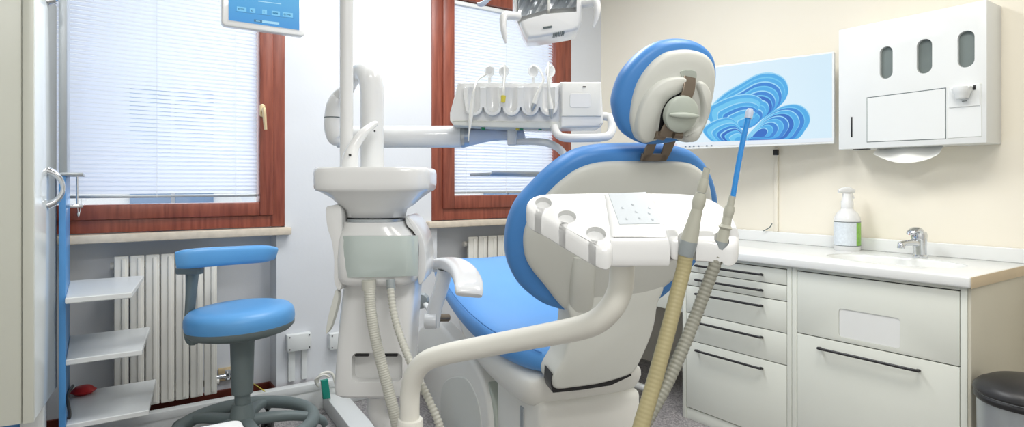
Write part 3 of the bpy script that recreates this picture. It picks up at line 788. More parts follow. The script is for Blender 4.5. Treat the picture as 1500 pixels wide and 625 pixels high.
hand('dental_handpiece', 'short cream handpiece with yellowish end in the second holder of the console', [(739, 95, CDp+.02), (739.5, 110, CDp-.01), (738, 130, H), (737.5, 141, H)], [.004, .004, .004, .006], 'white2', ([(737.5, 140, H), (737, 150, H)], [.009, .0075], 'yellow'))
hand('dental_handpiece', 'slanted handpiece with chrome end hanging in the fourth holder of the console', [(781, 96, CDp+.03), (789, 100, CDp), (796, 115, CDp-.04), (792, 128, H), (786, 142, H), (783, 152, H)], [.004, .004, .0045, .006, .0085, .009], 'white2', ([(783, 152, H), (780.5, 158, H), (779, 163, H)], [.009, .007, .003], 'alu'))
hand('dental_handpiece', 'upright handpiece with chrome end hanging rightmost on the instrument console', [(804, 92, CDp+.02), (803, 105, CDp-.02), (803, 120, H), (804.5, 140, H), (806, 152, H), (807, 160, H)], [.004, .0045, .005, .006, .009, .009], 'white2', ([(807, 160, H), (807.5, 168, H), (808, 174, H)], [.009, .007, .003], 'alu'))

# ================================================================== PATIENT MONITOR ON ARM
Ym = 2.6
t = thing('patient_monitor', 'small white framed monitor with a blue screen hanging before the left window', 'monitor', onY(386, 45, Ym))
a = onY(325, 38, Ym); c = onY(447, 53, Ym)
zb_ = (a.z+c.z)/2; w = c.x-a.x; h = .27; ctr = V(((a.x+c.x)/2, Ym, zb_+h/2))
b = BM(); pad(b, pl(rrect(w, h, .018), ctr, V((1, 0, 0)), ZV), (0, 1, 0), rnd(.006, .035)); obj('casing', b, 'white', t)
sx0 = onY(335, 30, Ym-.002).x; sx1 = onY(438.5, 30, Ym-.002).x; sz0 = onY(386, 36.5, Ym-.002).z
mscr = screen_mat('blue_screen', rgb(70, 150, 215), rgb(96, 186, 226), 1.0)
b = BM(); box(b, (sx0, Ym-.002, sz0), (sx1, Ym+.002, sz0+.22)); scr = obj('screen', b, mscr, t, smooth=False)
gl = [glow('screen_icon_dark', rgb(50, 110, 150)), glow('screen_icon_light', rgb(160, 214, 240)), glow('screen_band', rgb(120, 196, 236))]
b = BM(); y = Ym-.0028
def sp(px, py): q = onY(px, py, y); return q
def srect(b, x0, x1, y0, y1, slope, mi):
    P = [sp(x0, y0+slope*x0-slope*386), sp(x1, y0+slope*x1-slope*386), sp(x1, y1+slope*x1-slope*386), sp(x0, y1+slope*x0-slope*386)]
    f = b.faces.new([b.verts.new(p) for p in P]); f.material_index = mi
for x0, x1 in ((347, 361), (366, 374), (384, 391), (398, 410), (414, 429)): 
    srect(b, x0, x1, 14, 20.5, .123, 2); srect(b, x0+1.5, x1-3, 16, 18.8, .123, 0)
srect(b, 345, 430, 21.5, 22, .123, 0)
srect(b, 372, 384, 30, 33.5, .123, 0); srect(b, 384, 409, 30, 33.5, .123, 1); srect(b, 375, 381, 31.2, 32.6, .123, 1)
srect(b, 378, 412, 2, 3.2, .123, 1)
o = obj('screen_icons', b, gl, scr, smooth=False)
b = BM(); q = V((ctr.x, Ym+.035, ctr.z+.04)); tube(b, [q, q+V((0, .06, .05)), V((PP.x-.05, PP.y+.02, q.z+.25)), V((PP.x-.0, PP.y, q.z+.28))], .018, 14); cyl(b, (PP.x, PP.y, q.z+.24), (PP.x, PP.y, q.z+.32), .032); obj('monitor_arm', b, 'white', t)

# ================================================================== OPERATING LAMP
LD = 2.05
def lamp():
    t = thing('operating_lamp', 'white dental operating lamp head with twin reflectors and side handles', 'lamp', at(808, 55, LD))
    O = at(800, 30, LD)
    b = BM()
    pts = [(752, -30), (751, 0), (754, 14), (760, 30), (767, 46), (773, 56), (790, 54.5), (815, 50), (838, 46), (848, 42), (853, 30), (854, 0), (853, -30)]
    pad(b, densify(poly(pts, O, FV), 4), FV, rnd(.012, .14)); bd = obj('housing', b, 'white', t)
    c = BM(); pts = [(757, -20), (757, 10), (760, 27), (775, 21), (800, 14), (847, 10.5), (847.5, -20)]
    pad(c, densify(poly(pts, at(800, 10, LD-.05), FV), 3), FV, [(0, 0), (.0, .11)]); cut(bd, [c])
    for (x0, x1, y0, y1) in ((759, 801, 26, 14), (806, 846, 13, 10)):
        b = BM(); nu, nv = 7, 6; G = []
        for a in range(nu+1):
            row = []
            for c_ in range(nv+1):
                f, g = a/nu, c_/nv; yb_ = y0+(y1-y0)*f
                px = x0+(x1-x0)*f; py = yb_+(-34-yb_)*g
                dd_ = LD+.008+.05*math.sin(PI*min(1, f))*math.sin(PI*(.15+.7*g))+.008*((a+c_) % 2)
                row.append(b.verts.new(at(px, py, dd_)))
            G.append(row)
        for a in range(nu):
            for c_ in range(nv): b.faces.new((G[a][c_], G[a+1][c_], G[a+1][c_+1], G[a][c_+1]))
        bmesh.ops.solidify(b, geom=b.faces[:], thickness=.002)
        obj('reflector', b, 'mirror', t, smooth=False)
    b = BM(); q = at(804, 0, LD+.01); box(b, (-.005, .0, -.035), (.005, .05, .06), .002, mtx=frame(RV, FV, ZV, q)); obj('reflector_divider', b, 'white2', t)
    b = BM(); q = at(802, 40, LD-.001); pad(b, pl([(x, y+.15*x) for x, y in rrect(.032, .007, .0034)], q, RV, ZV), -FV, rnd(.001, .003)); obj('sensor', b, 'darkline', t)
    for k in range(7):
        b = BM(); px = 811+2.5*k; box(b, (-.0015, -.002, -.006), (.0015, .03, .004), .0005, mtx=frame(RV, FV, ZV, at(px, 50-(px-811)*.2, LD+.002))); obj('vent_fin', b, 'darkline', t)
    # handles
    b = BM(); loft(b, section([at(760, 24, LD+.02), at(746, 23, LD+.0), at(738, 25, LD-.02), at(737, 38, LD-.03), at(739, 52, LD-.03), at(741, 63, LD-.03)], [.032, .032, .032, .03, .024, .010], [.03, .026, .026, .022, .018, .008], FV, e=2.4)); obj('handle', b, 'white', t)
    b = BM(); loft(b, section([at(848, 6, LD+.03), at(862, 5, LD+.0), at(873, 4, LD-.02), at(875, 14, LD-.03), at(873, 27, LD-.03), at(869, 40, LD-.03)], [.032, .032, .032, .03, .024, .010], [.03, .026, .026, .022, .018, .008], FV, e=2.4)); obj('handle', b, 'white', t)
    # arm going up and left to the pole
    b = BM(); tube(b, [at(800, -30, LD+.07), at(800, -75, LD+.07), at(780, -100, LD+.07), at(650, -130, LD), V((PP.x, PP.y, at(560, -150, UD).z))], .02, 16); cyl(b, (PP.x, PP.y, at(560, -150, UD).z-.04), (PP.x, PP.y, at(560, -150, UD).z+.04), .034); obj('lamp_arm', b, 'white', t)
    b = BM(); loft(b, section([at(724, -10, LD), at(714, 0, LD-.01), at(706, 6, LD-.01), at(699, 6, LD-.01)], [.03, .028, .025, .012], [.014, .014, .016, .01], FV, e=2.4))
    tube(b, [at(724, -10, LD), at(740, -60, LD), at(745, -108, LD+.05)], .01, 12)
    obj('lever', b, 'bluetint', t)
lamp()

# ================================================================== DENTAL CHAIR
Wc = V((.957, -.29, 0)).normalized(); Hc = V((.29, .957, 0)).normalized()
tl = math.radians(28)
Uc = (ZV*math.cos(tl)-Hc*math.sin(tl)).normalized(); Nf = (Hc*math.cos(tl)+ZV*math.sin(tl)).normalized()
Bc = at(905, 455, 1.95)
def chair():
    t = thing('dental_chair', 'dental patient chair with blue upholstery and white shell seen from behind', 'dental chair', V((1.55, 1.95, 0)))
    # ---- backrest pad
    b = BM()
    out = [(745, 385), (743, 360), (748, 332), (760, 305), (781, 281), (804, 258), (827, 240), (852, 227), (885, 220), (930, 218), (975, 218.5), (1010, 224), (1031, 237), (1045, 260), (1053, 290), (1052, 320), (1040, 352), (1022, 384), (1003, 405), (985, 425), (955, 445), (900, 460), (848, 462), (828, 457), (795, 446), (768, 426), (753, 406)]
    P = trace(out, Bc, Nf, 6)
    prof = [(.03, -.006), (.012, -.004), (.004, .004), (0, .016), (0, .035), (.006, .055), (.02, .07), (.04, .078)]
    pad(b, P, Nf, prof, dome=.01); bp = obj('backrest', b, 'bluedk', t, angle=60)
    # ---- backrest shell (rear face)
    b = BM()
    inn = [(769, 375), (766, 350), (770, 328), (782, 305), (800, 284), (822, 263), (845, 247), (872, 238), (905, 235.5), (960, 235.5), (1000, 237), (1020, 244), (1033, 258), (1040, 280), (1041, 312), (1030, 345), (1012, 376), (995, 397), (975, 415), (940, 440), (880, 452), (842, 456), (834, 456), (818, 443), (797, 416), (779, 394)]
    P = trace(inn, Bc-Nf*.005, Nf, 6)
    pad(b, P, -Nf, [(0, -.02), (0, .004), (.003, .010), (.010, .015), (.03, .019)], dome=.018); bs = obj('backrest_shell', b, 'shell', t, angle=60)
    # ---- lumbar cover
    b = BM(); Ol = at(880, 500, 1.89)
    Nl = (Hc*math.cos(math.radians(8))+ZV*math.sin(math.radians(8))).normalized()
    cov = [(838, 440), (836, 470), (832, 500), (824, 525), (811, 548), (809, 560), (815, 569), (840, 567), (880, 561), (920, 549), (932, 538), (948, 505), (958, 475), (963, 445), (972, 420), (960, 405), (900, 410)]
    P = trace(cov, Ol, Nl, 5)
    pad(b, P, Nl, [(.012, -.008), (.006, -.006), (.002, -.002), (0, .004), (0, .1)]); obj('lumbar_cover', b, 'shell', t, angle=60)
    # slim vertical moulding
    b = BM(); loft(b, section([at(855, 372, 1.76), at(853, 410, 1.80), at(850, 455, 1.875), at(848, 466, 1.895)], [.07, .075, .075, .06], [.05, .05, .045, .03], Wc, e=2.6)); obj('shell_rib', b, 'shell', bs)
    # dark gap below
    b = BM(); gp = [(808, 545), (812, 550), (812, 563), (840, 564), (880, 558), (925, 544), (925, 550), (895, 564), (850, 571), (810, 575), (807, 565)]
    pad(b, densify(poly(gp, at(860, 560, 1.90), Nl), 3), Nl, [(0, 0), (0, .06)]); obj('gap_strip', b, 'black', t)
    # ---- seat cushion
    b = BM(); hs = V((.235, .972, 0)).normalized(); ws = V((hs.y, -hs.x, 0))
    C0 = V((1.365, 1.50, 0)); rings = []
    S = [(-.02, .12, .700, .04), (.0, .17, .712, .07), (.04, .205, .722, .095), (.15, .238, .727, .11), (.35, .268, .735, .115), (.6, .285, .765, .115), (.85, .285, .81, .11), (1.05, .275, .85, .10), (1.18, .255, .872, .09), (1.25, .22, .875, .07), (1.28, .17, .87, .04)]
    ks = [V((s, w, z)) for s, w, z, th in S]; ks = crom(ks, 4); ths = crom1([x[3] for x in S], 4)
    for q, th in zip(ks, ths):
        s, w, z = q; o = C0+hs*s; ring = []
        for j in range(40):
            a = 2*PI*j/40; c, sn = math.cos(a), math.sin(a)
            x = w*math.copysign(abs(c)**(2/5.5), c); zz = th/2*math.copysign(abs(sn)**(2/2.6), sn)
            dish = -.012*(1-(x/w)**2) if sn > 0 else 0
            ring.append(V((o.x, o.y, z-th/2+zz+dish))+ws*x)
        rings.append(ring)
    loft(b, rings); seat = obj('seat', b, 'blue', t, angle=70)
    # piping along both top edges
    for sgn in (-1, 1):
        b = BM(); path = []
        for q in ks[6:-6]:
            s, w, z = q; o = C0+hs*s; path.append(V((o.x, o.y, z-.0135))+ws*sgn*(w*.965))
        tube(b, path, .0022, 6, curve=False); obj('piping', b, 'seam', seat)
    # ---- seat tub
    b = BM(); rings = []
    T = [(.03, .20, .62, .56), (.05, .215, .63, .52), (.12, .225, .635, .48), (.35, .235, .64, .47), (.6, .24, .66, .50), (.85, .23, .71, .60), (1.02, .2, .75, .69), (1.1, .16, .775, .735)]
    T = crom([V((a, w_, 0)) for a, w_, _, _ in T], 3), crom1([x[2] for x in T], 3), crom1([x[3] for x in T], 3)
    for q, z1, z0 in zip(*T):
        o = C0+hs*q.x; ring = []
        for j in range(36):
            a = 2*PI*j/36; c, sn = math.cos(a), math.sin(a)
            x = q.y*math.copysign(abs(c)**(2/5), c); zz = (z1+z0)/2+(z1-z0)/2*math.copysign(abs(sn)**(2/4), sn)
            if sn < 0: x *= 1-.22*(-sn)
            ring.append(V((o.x, o.y, zz))+ws*x)
        rings.append(ring)
    loft(b, rings); obj('seat_tub', b, 'white2', t, angle=60)
    # ---- pedestal
    b = BM(); o = C0+hs*.22
    mt = frame(ws, hs, ZV, V((o.x, o.y, 0)))
    box(b, (-.18, -.19, .06), (.21, .25, .535), .03, 4, mtx=mt); obj('pedestal', b, 'white2', t, angle=60)
    b = BM(); box(b, (-.27, -.3, 0), (.29, .75, .06), .02, 3, mtx=mt); obj('floor_plate', b, 'white2', t, angle=60)
    b = BM(); box(b, (-.186, -.05, .1), (-.178, -.02, .47), .002, mtx=mt); obj('pedestal_slot', b, 'alu', t)
    # ---- lift arm with round hub on the left
    b = BM(); nl = ws; Ol = C0-ws*.21+hs*.4
    arm = [(612, 484), (634, 470), (664, 500), (690, 528), (706, 560), (715, 600), (716, 650), (700, 690), (670, 690), (650, 640), (640, 608), (615, 560), (604, 520)]
    P = trace(arm, Ol, ws, 5)
    pad(b, P, ws, rnd(.02, .09)); obj('lift_arm', b, 'white2', t, angle=60)
    b = BM(); P = trace([(650, 560), (678, 552), (697, 580), (704, 625), (696, 672), (668, 680), (652, 640), (645, 600)], Ol-ws*.004, ws, 5)
    pad(b, P, ws, rnd(.006, .04)); obj('lift_arm_cover', b, 'shell', t, angle=60)
    b = BM(); P = trace([(690, 520), (706, 545), (722, 585), (727, 640), (727, 690), (712, 690), (708, 620), (700, 570)], Ol+ws*.02, ws, 4); pad(b, P, ws, rnd(.01, .09)); obj('side_cover', b, 'knob', t)
    # ---- foot pedal
    b = BM(); q = onZ(640, 640, .12); lathe(b, [(.07, -.06), (.068, -.02), (.055, .02), (.03, .035), (.001, .04)], (q.x, q.y, .12), ZV, 24); obj('foot_pedal', b, 'bluetint', t)
    # ---- armrest
    arm_t = None
    b = BM(); pth = [at(633, 394, 2.42), at(641, 387, 2.40), at(660, 386, 2.32), at(676, 395, 2.22), at(685, 410, 2.12), at(687, 424, 2.06), at(687, 432, 2.04)]
    loft(b, section(pth, [.04, .06, .08, .092, .098, .098, .09], [.025, .042, .05, .05, .046, .04, .02], V((.957, -.29, 0)), e=3.4)); ar = obj('armrest', b, 'white', t, angle=60)
    b = BM(); loft(b, section([at(652, 396, 2.36), at(645, 425, 2.36), at(637, 450, 2.36), at(634, 478, 2.36)], [.045, .045, .045, .05], [.06, .055, .055, .05], Hc, e=3.4)); cyl(b, at(622, 470, 2.34), at(640, 470, 2.34), .028, bev=.004); obj('armrest_post', b, 'white', ar)
    b = BM(); cyl(b, at(640, 465, 2.36), at(656, 465, 2.40), .016); obj('armrest_bolt', b, 'bracket', ar)
    b = BM(); q = at(617, 440, 2.5); lathe(b, [(.01, -.03), (.03, -.026), (.034, 0), (.03, .026), (.01, .03)], q, FV, 12); obj('armrest_knob', b, 'hand2', ar, smooth=False)
    b = BM(); tube(b, [at(619, 440, 2.5), at(628, 452, 2.45), at(636, 462, 2.38)], .012, 10); obj('knob_link', b, 'white', ar)
    # ---- headrest
    th = math.radians(18)
    Nh = (Hc*math.cos(th)+ZV*math.sin(th)).normalized()
    Oh = at(978, 140, 1.60)
    b = BM()
    out = [(903, 158), (906, 135), (916, 110), (934, 87), (958, 68), (985, 59), (1012, 59), (1034, 68), (1047, 84), (1051, 106), (1048, 132), (1039, 160), (1027, 185), (1010, 202), (985, 210), (952, 213), (928, 205), (911, 188)]
    P = trace(out, Oh, Nh, 6)
    pad(b, P, Nh, [(.03, -.008), (.012, -.006), (.004, .002), (0, .014), (0, .03), (.006, .048), (.02, .062), (.04, .07)], dome=.008); hr = obj('headrest', b, 'bluedk', t, angle=60)
    b = BM(); inn = [(922, 176), (924, 150), (932, 122), (948, 97), (969, 79), (990, 73), (1012, 73), (1032, 80), (1042, 93), (1045, 112), (1042, 140), (1034, 172), (1024, 196), (1010, 207), (998, 207), (985, 202), (968, 202), (952, 207), (940, 208), (928, 198)]
    P = trace(inn, Oh-Nh*.006, Nh, 6)
    pad(b, P, -Nh, [(0, -.02), (0, .004), (.003, .012), (.012, .018)], dome=.012); hs_ = obj('headrest_shell', b, 'shell', hr, angle=60)
    # raised lobes on both sides of the bracket
    for lobe in ([(930, 190), (932, 165), (942, 140), (960, 120), (980, 112), (999, 112), (1000, 122), (992, 135), (975, 145), (965, 162), (962, 180), (958, 196), (945, 207), (935, 203)],
                 [(1020, 118), (1030, 122), (1037, 138), (1036, 160), (1027, 185), (1016, 204), (1003, 206), (996, 198), (1002, 192), (1020, 180), (1024, 160), (1021, 140), (1016, 126)]):
        b = BM(); P = trace(lobe, Oh-Nh*.022, Nh, 5); pad(b, P, -Nh, [(0, -.01), (0, .01), (.002, .018), (.006, .023)]); obj('shell_lobe', b, 'shell', hs_, angle=60)
    b = BM(); P = trace([(996, 103), (1016, 103), (1018, 114), (1012, 118), (1000, 118), (996, 112)], Oh-Nh*.026, Nh, 3); pad(b, P, -Nh, [(0, 0), (.001, .008)]); obj('recess', b, 'knob', hs_)
    # bracket band + hinge + fork
    q0 = Oh-Nh*.05
    def hp(px, py, off=0): return onP(px, py, q0-Nh*off, Nh)
    b = BM()
    ring_path = [hp(1010, 113, -.015), hp(1009, 130, 0), hp(1002, 148, .004), hp(990, 170, .006), hp(978, 190, .006), hp(974, 200, .004)]
    side = (hp(1020, 130)-hp(1000, 130)).normalized()
    loft(b, section(ring_path, [.034, .034, .034, .034, .036, .036], [.006]*6, side, e=6)); obj('bracket_band', b, 'bracket', t)
    b = BM(); dk = trace([(985, 133), (996, 136), (985, 150), (974, 170), (970, 190), (962, 196), (963, 175), (970, 152)], q0+Nh*.012, Nh, 4); pad(b, dk, -Nh, rnd(.002, .006)); obj('bracket_cheek', b, 'black', t)
    b = BM(); cyl(b, hp(958, 197, -.01), hp(972, 199, -.01), .012); cyl(b, hp(986, 197, -.0), hp(998, 198, 0), .010); obj('hinge_pin', b, 'bracket', t)
    # fork: two legs and base plate
    b = BM()
    def slab(pts, d0, d1, off=.006):
        P = [at(x, y, d) for (x, y), d in zip(pts, d0)]
        return P
    OF = at(962, 220, 1.66); NF = Nf
    for leg in ([(958, 200), (966, 200), (958, 222), (950, 236), (940, 236), (946, 218)], [(978, 198), (994, 198), (984, 222), (976, 236), (966, 236), (972, 218)]):
        pad(b, densify(poly(leg, OF, NF), 4), NF, rnd(.002, .008))
    pad(b, densify(poly([(941, 226), (978, 226), (976, 236), (939, 236)], OF, NF), 4), NF, rnd(.002, .008))
    pad(b, densify(poly([(958, 196), (1002, 192), (994, 207), (955, 209)], OF, NF), 4), NF, rnd(.002, .008))
    obj('headrest_fork', b, 'bracket', t)
    # knob
    b = BM(); kc = hp(997, 167, .012); lathe(b, [(.030, .012), (.046, .01), (.0485, 0), (.047, -.008), (.042, -.012), (.001, -.016)], kc, Nh, 36); kn = obj('headrest_knob', b, 'knob', t)
    b = BM(); ax = (hp(1024, 168)-hp(970, 165)).normalized(); k2 = kc-Nh*.016
    loft(b, section([k2-ax*.044, k2-ax*.02, k2, k2+ax*.02, k2+ax*.044], [.006, .014, .017, .014, .006], [.004, .016, .02, .016, .004], ax.cross(Nh), e=2.2)); obj('knob_grip', b, 'knob', kn)
    return t
chair()

# ================================================================== ASSISTANT ARM + CONSOLE
def aconsole():
    t = thing('suction_console', 'white assistant console with three round holders, keypad and two suction hoses', 'dental console', at(920, 392, 1.25))
    b = BM()
    pts = [at(600, 700, 1.6), at(600, 640, 1.6), at(600, 600, 1.6), at(601, 572, 1.595), at(607, 548, 1.58), at(622, 530, 1.56), at(650, 519, 1.53), at(720, 505, 1.46), at(790, 492, 1.38), at(845, 481, 1.32), at(875, 470, 1.285), at(896, 450, 1.265), at(908, 425, 1.26), at(911, 400, 1.26), at(911, 380, 1.26)]
    tube(b, pts, .0262, 28); obj('arm_tube', b, 'tube', t)
    b = BM(); cyl(b, at(601, 612, 1.6), at(600, 660, 1.6), .034, .036, 28, bev=.006); obj('lower_collar', b, 'tube', t)
    q = at(600, 700, 1.6); b = BM(); tube(b, [q+ZV*.02, q-ZV*.06, q+V((.1, .06, -.12)), q+V((.35, .15, -.14)), q+V((.62, .22, -.14))], .028, 20); obj('lower_link', b, 'tube', t)
    # tilted top plane
    pf = at(930, 336, 1.20); pb = at(930, 281, 1.285)
    e2 = (pb-pf).normalized(); Nn = RV.cross(e2).normalized()
    if Nn.z < 0: Nn = -Nn
    O = pf
    out = [(776, 290), (795, 283), (840, 281.5), (900, 280.5), (965, 281), (1010, 283), (1040, 290), (1063, 304), (1078, 325), (1082, 350), (1070, 362), (1040, 356), (1000, 354), (985, 352), (975, 345), (940, 344), (905, 348), (892, 366), (872, 362), (832, 340), (800, 321), (780, 311), (771, 301)]
    b = BM(); P = trace(out, O, Nn, 5); rings = []
    for d, o in ((.006, .0), (.003, -.0015), (.001, -.004), (0, -.009), (0, -.030), (.001, -.036), (.004, -.040), (.008, -.042)):
        rings.append([p+ZV*o for p in inset(P, Nn, d)])
    loft(b, rings, True, 'n', 'n'); body = obj('body', b, 'white', t, angle=50)
    cs = []
    fw = (-FV-RV*.45).normalized(); sx = ZV.cross(fw)
    for (px, py, r) in ((796, 297, .0172), (830.5, 317, .0188), (873, 342, .0195)):
        c = onP(px, py, O, Nn); q = BM(); tube(q, [c+Nn*.02, c-Nn*.013], [r, r], 32, curve=False); cs.append(q)
        q = BM(); box(q, (-.0075, 0, -.12), (.0075, .09, .03), 0, mtx=frame(sx, fw, ZV, c)); cs.append(q)
    for (px, py, r) in ((1006, 352, .0175), (1057, 350, .0145)):
        c = onP(px, py, O, Nn); q = BM(); tube(q, [c+ZV*.05, c-ZV*.12], [r, r], 24, curve=False); cs.append(q)
    cut(body, cs)
    # rounded lobes hanging between the suction slots
    for lp in ([(1017, 340), (1046, 340), (1047, 372), (1041, 379), (1020, 381), (1015, 374)], [(1068, 335), (1081, 335), (1083, 365), (1078, 376), (1069, 378), (1066, 370)], [(978, 338), (993, 340), (994, 374), (988, 380), (979, 380)]):
        b = BM(); Pq = trace(lp, at(1040, 360, 1.186), FV, 4); pad(b, Pq, FV, rnd(.004, .03)); obj('front_lobe', b, 'white', t, angle=60)
    # central block
    b = BM(); Pc = densify(poly([(884, 280), (956, 280), (977, 330), (981, 352), (894, 352), (892, 330)], O+Nn*.005, Nn), 5)
    rings = []
    for d, o in ((.010, .0), (.004, -.003), (0, -.010), (0, -.035), (.001, -.046), (.004, -.052), (.010, -.055)):
        rings.append([p+ZV*o for p in inset(Pc, Nn, d)])
    loft(b, rings, True, 'n', 'n'); cb = obj('control_block', b, 'white', t, angle=50)
    # keypad
    b = BM(); Pk = densify(poly([(891, 284), (946, 281.5), (968, 328), (907, 329)], O+Nn*.0045, Nn), 5)
    pad(b, Pk, Nn, [(0, 0), (.0008, .0016)]); kp = obj('keypad', b, 'panelgrey', cb)
    for (px, py) in ((912, 304), (927, 299), (951, 304), (918, 320), (932, 310), (937, 319), (951, 312), (956, 321)):
        b = BM(); c = onP(px, py, O+Nn*.0062, Nn)
        lathe(b, [(.0026, 0), (.003, .0006), (.001, .0009)], c, Nn, 12); obj('key', b, 'keymark', kp)
    # hanger tube socket underneath
    b = BM(); q = at(911, 388, 1.26); cyl(b, q+ZV*.03, q-ZV*.0, .03); obj('arm_socket', b, 'white', t)
aconsole()

def suction(label, hose_label, axis, prof, mats, d, hose, hr, hmat, ridge, pitch):
    a = at(*axis[0]); c = at(*axis[1]); ax = (c-a).normalized(); L = (c-a).length
    t = thing('suction_handpiece', label, 'handpiece', c)
    for nm, t0, t1, pr, m_ in prof:
        b = BM(); tube(b, [a+ax*L*(t0+(t1-t0)*k/(len(pr)-1)) for k in range(len(pr))], pr, 24, curve=False); obj(nm, b, m_, t)
    b = BM(); cyl(b, a-ax*.0006, a+ax*.004, prof[0][3][0]*.62, seg=16); obj('nozzle_opening', b, 'darkline', t)
    b = BM(); tube(b, [at(*p) for p in hose], hr, 18, ridge=ridge, pitch=pitch, n=8)
    tag(obj('suction_hose', b, hmat), hose_label, 'hose')
    return t
suction('thick grey beige suction handpiece without a straw in the right part of the console',
        'smooth tan suction hose running down from the thicker handpiece',
        ((1036, 246, 1.15), (1004, 374, 1.17)),
        [('nozzle', 0, .13, [.0064, .0067, .0067], 'hand'), ('nozzle_collar', .12, .27, [.008, .0095, .0095, .0085], 'hand'), ('neck', .28, .46, [.0095, .0122, .0125, .0108], 'hand'),
         ('grip', .45, .84, [.0105, .0118, .0135, .0152, .0162], 'hand'), ('socket', .83, 1.0, [.0166, .0162, .0146], 'hand2')],
        None, 1.16, [(1005, 370, 1.17), (1001, 395, 1.17), (992, 430, 1.16), (977, 490, 1.14), (958, 560, 1.12), (937, 632, 1.10), (922, 700, 1.08)], [.0142, .0142, .0142, .0143, .0145, .015, .015], 'hose_tan', .012, .008)
suction('slim grey beige suction handpiece holding the blue straw at the right end of the console',
        'ribbed grey suction hose running down from the slimmer handpiece beside the drawers',
        ((1073, 287, 1.17), (1053, 372, 1.18)),
        [('nozzle', 0, .18, [.0062, .0067, .0067], 'hand'), ('nozzle_collar', .17, .36, [.0085, .0100, .0100, .0088], 'hand'), ('grip', .35, .80, [.0085, .0095, .0108, .0120], 'hand'), ('lever', .45, .62, [.006, .0135, .006], 'hand'), ('socket', .78, 1.0, [.0126, .0126, .0118], 'hand2')],
        None, 1.17, [(1054, 368, 1.18), (1048, 385, 1.18), (1035, 420, 1.18), (1018, 465, 1.17), (1000, 510, 1.15), (975, 565, 1.13), (945, 620, 1.11), (925, 660, 1.1)], .0118, 'hose_grey', .05, .0085)
b = BM(); tube(b, [at(1073, 292, 1.17), at(1080, 250, 1.17), at(1088, 208, 1.17), at(1096, 172, 1.17)], .0052, 14)
t = thing('saliva_straw', 'bright blue disposable saliva straw with clear tip stuck into the slim suction handpiece', 'straw', at(1073, 290, 1.17))
obj('straw_tube', b, 'straw', t)
b = BM(); tube(b, [at(1096, 173, 1.17), at(1098, 164, 1.17), at(1099, 159, 1.17)], [.0072, .0075, .005], 14, curve=False); obj('straw_tip', b, 'bluetint', t)

# ================================================================== RIGHT SIDE CABINETS
Xf = 2.60; Yend = .862; Ymid = onX(1160, 400, Xf).y; Yl = onX(1000, 500, Xf).y
ZW = .918
def handle(par, y0, y1, z):
    b = BM(); x = Xf-.024
    tube(b, [V((Xf-.001, y0, z-.004)), V((Xf-.014, y0-math.copysign(.002, y0-y1), z)), V((x, y0-math.copysign(.012, y0-y1), z)), V((x, (y0+y1)/2, z)), V((x, y1+math.copysign(.012, y0-y1), z)), V((Xf-.014, y1+math.copysign(.002, y0-y1), z)), V((Xf-.001, y1, z-.004))], .0058, 10, n=6)
    obj('handle', b, 'blackmetal', par)
def cabinet(label, ya, yb, kind):
    t = thing('base_cabinet', label, 'cabinet', (2.9, (ya+yb)/2, 0))
    b = BM(); box(b, (Xf+.022, ya+.0, 0.0), (XR-.03, yb, .875), .001)
    o = obj('carcass', b, 'cab', t, smooth=False)
    b = BM(); w = .014
    box(b, (Xf-.001, ya, 0), (Xf+.022, ya+.022, .875), .002); box(b, (Xf-.001, yb-.022, 0), (Xf+.022, yb, .875), .002); box(b, (Xf-.0005, ya+.022, .864), (Xf+.022, yb-.022, .875), .001)
    box(b, (Xf+.006, ya+.022, 0), (Xf+.022, yb-.022, .06), .001)
    obj('front_frame', b, 'cab', t)
    return t
t = cabinet('grey white drawer cabinet with five drawers left of the sink cabinet', Ymid+.001, Yl, 'd')
ya, yb = Ymid+.001, Yl
zs = [.861, .787, .714, .568, .422, .063]; hz = [.826, .752, .678, .530, .383]
h0 = onX(1117, 400, Xf).y; h1 = onX(1023, 400, Xf).y
for k in range(5):
    b = BM(); box(b, (Xf-.0, ya+.0245, zs[k+1]+.002), (Xf+.019, yb-.0245, zs[k]-.002), .0015); d = obj('drawer', b, 'cab', t); handle(d, h0, h1, hz[k])
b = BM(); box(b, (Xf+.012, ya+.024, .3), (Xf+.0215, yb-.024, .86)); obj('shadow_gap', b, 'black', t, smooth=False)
t = cabinet('grey white sink cabinet with a wide bottom drawer and pale rectangle above it', Yend, Ymid-.001, 's')
ya, yb = Yend, Ymid-.001
b = BM(); box(b, (Xf, ya+.0245, .585), (Xf+.019, yb-.0245, .859), .0015); pn = obj('upper_panel', b, 'cab', t)
c = BM(); yy0 = onX(1318.6, 480, Xf).y; yy1 = onX(1228.5, 480, Xf).y
pts = [V((Xf-.01, y, z)) for y, z in rrect(yy1-yy0, .12, .014, 5, (yy0+yy1)/2, .664)]
pad(c, pts, (1, 0, 0), [(0, 0), (0, .014)]); cut(pn, [c])
b = BM(); pts = [V((Xf+.0025, y, z)) for y, z in rrect(yy1-yy0-.0015, .1185, .0135, 5, (yy0+yy1)/2, .664)]; pad(b, pts, (1, 0, 0), [(0, 0), (0, .0015)]); obj('insert', b, 'top', pn, smooth=False)
b = BM(); box(b, (Xf, ya+.0245, .063), (Xf+.019, yb-.0245, .581), .0015); d = obj('drawer', b, 'cab', t); handle(d, onX(1347, 500, Xf).y, onX(1203, 500, Xf).y, .54)
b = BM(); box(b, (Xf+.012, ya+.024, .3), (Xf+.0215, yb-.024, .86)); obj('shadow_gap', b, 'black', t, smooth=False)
b = BM(); box(b, (Xf+.001, Yend-.012, 0), (XR-.03, Yend-.0005, .8745), .002); obj('end_panel', b, 'cabside', t)
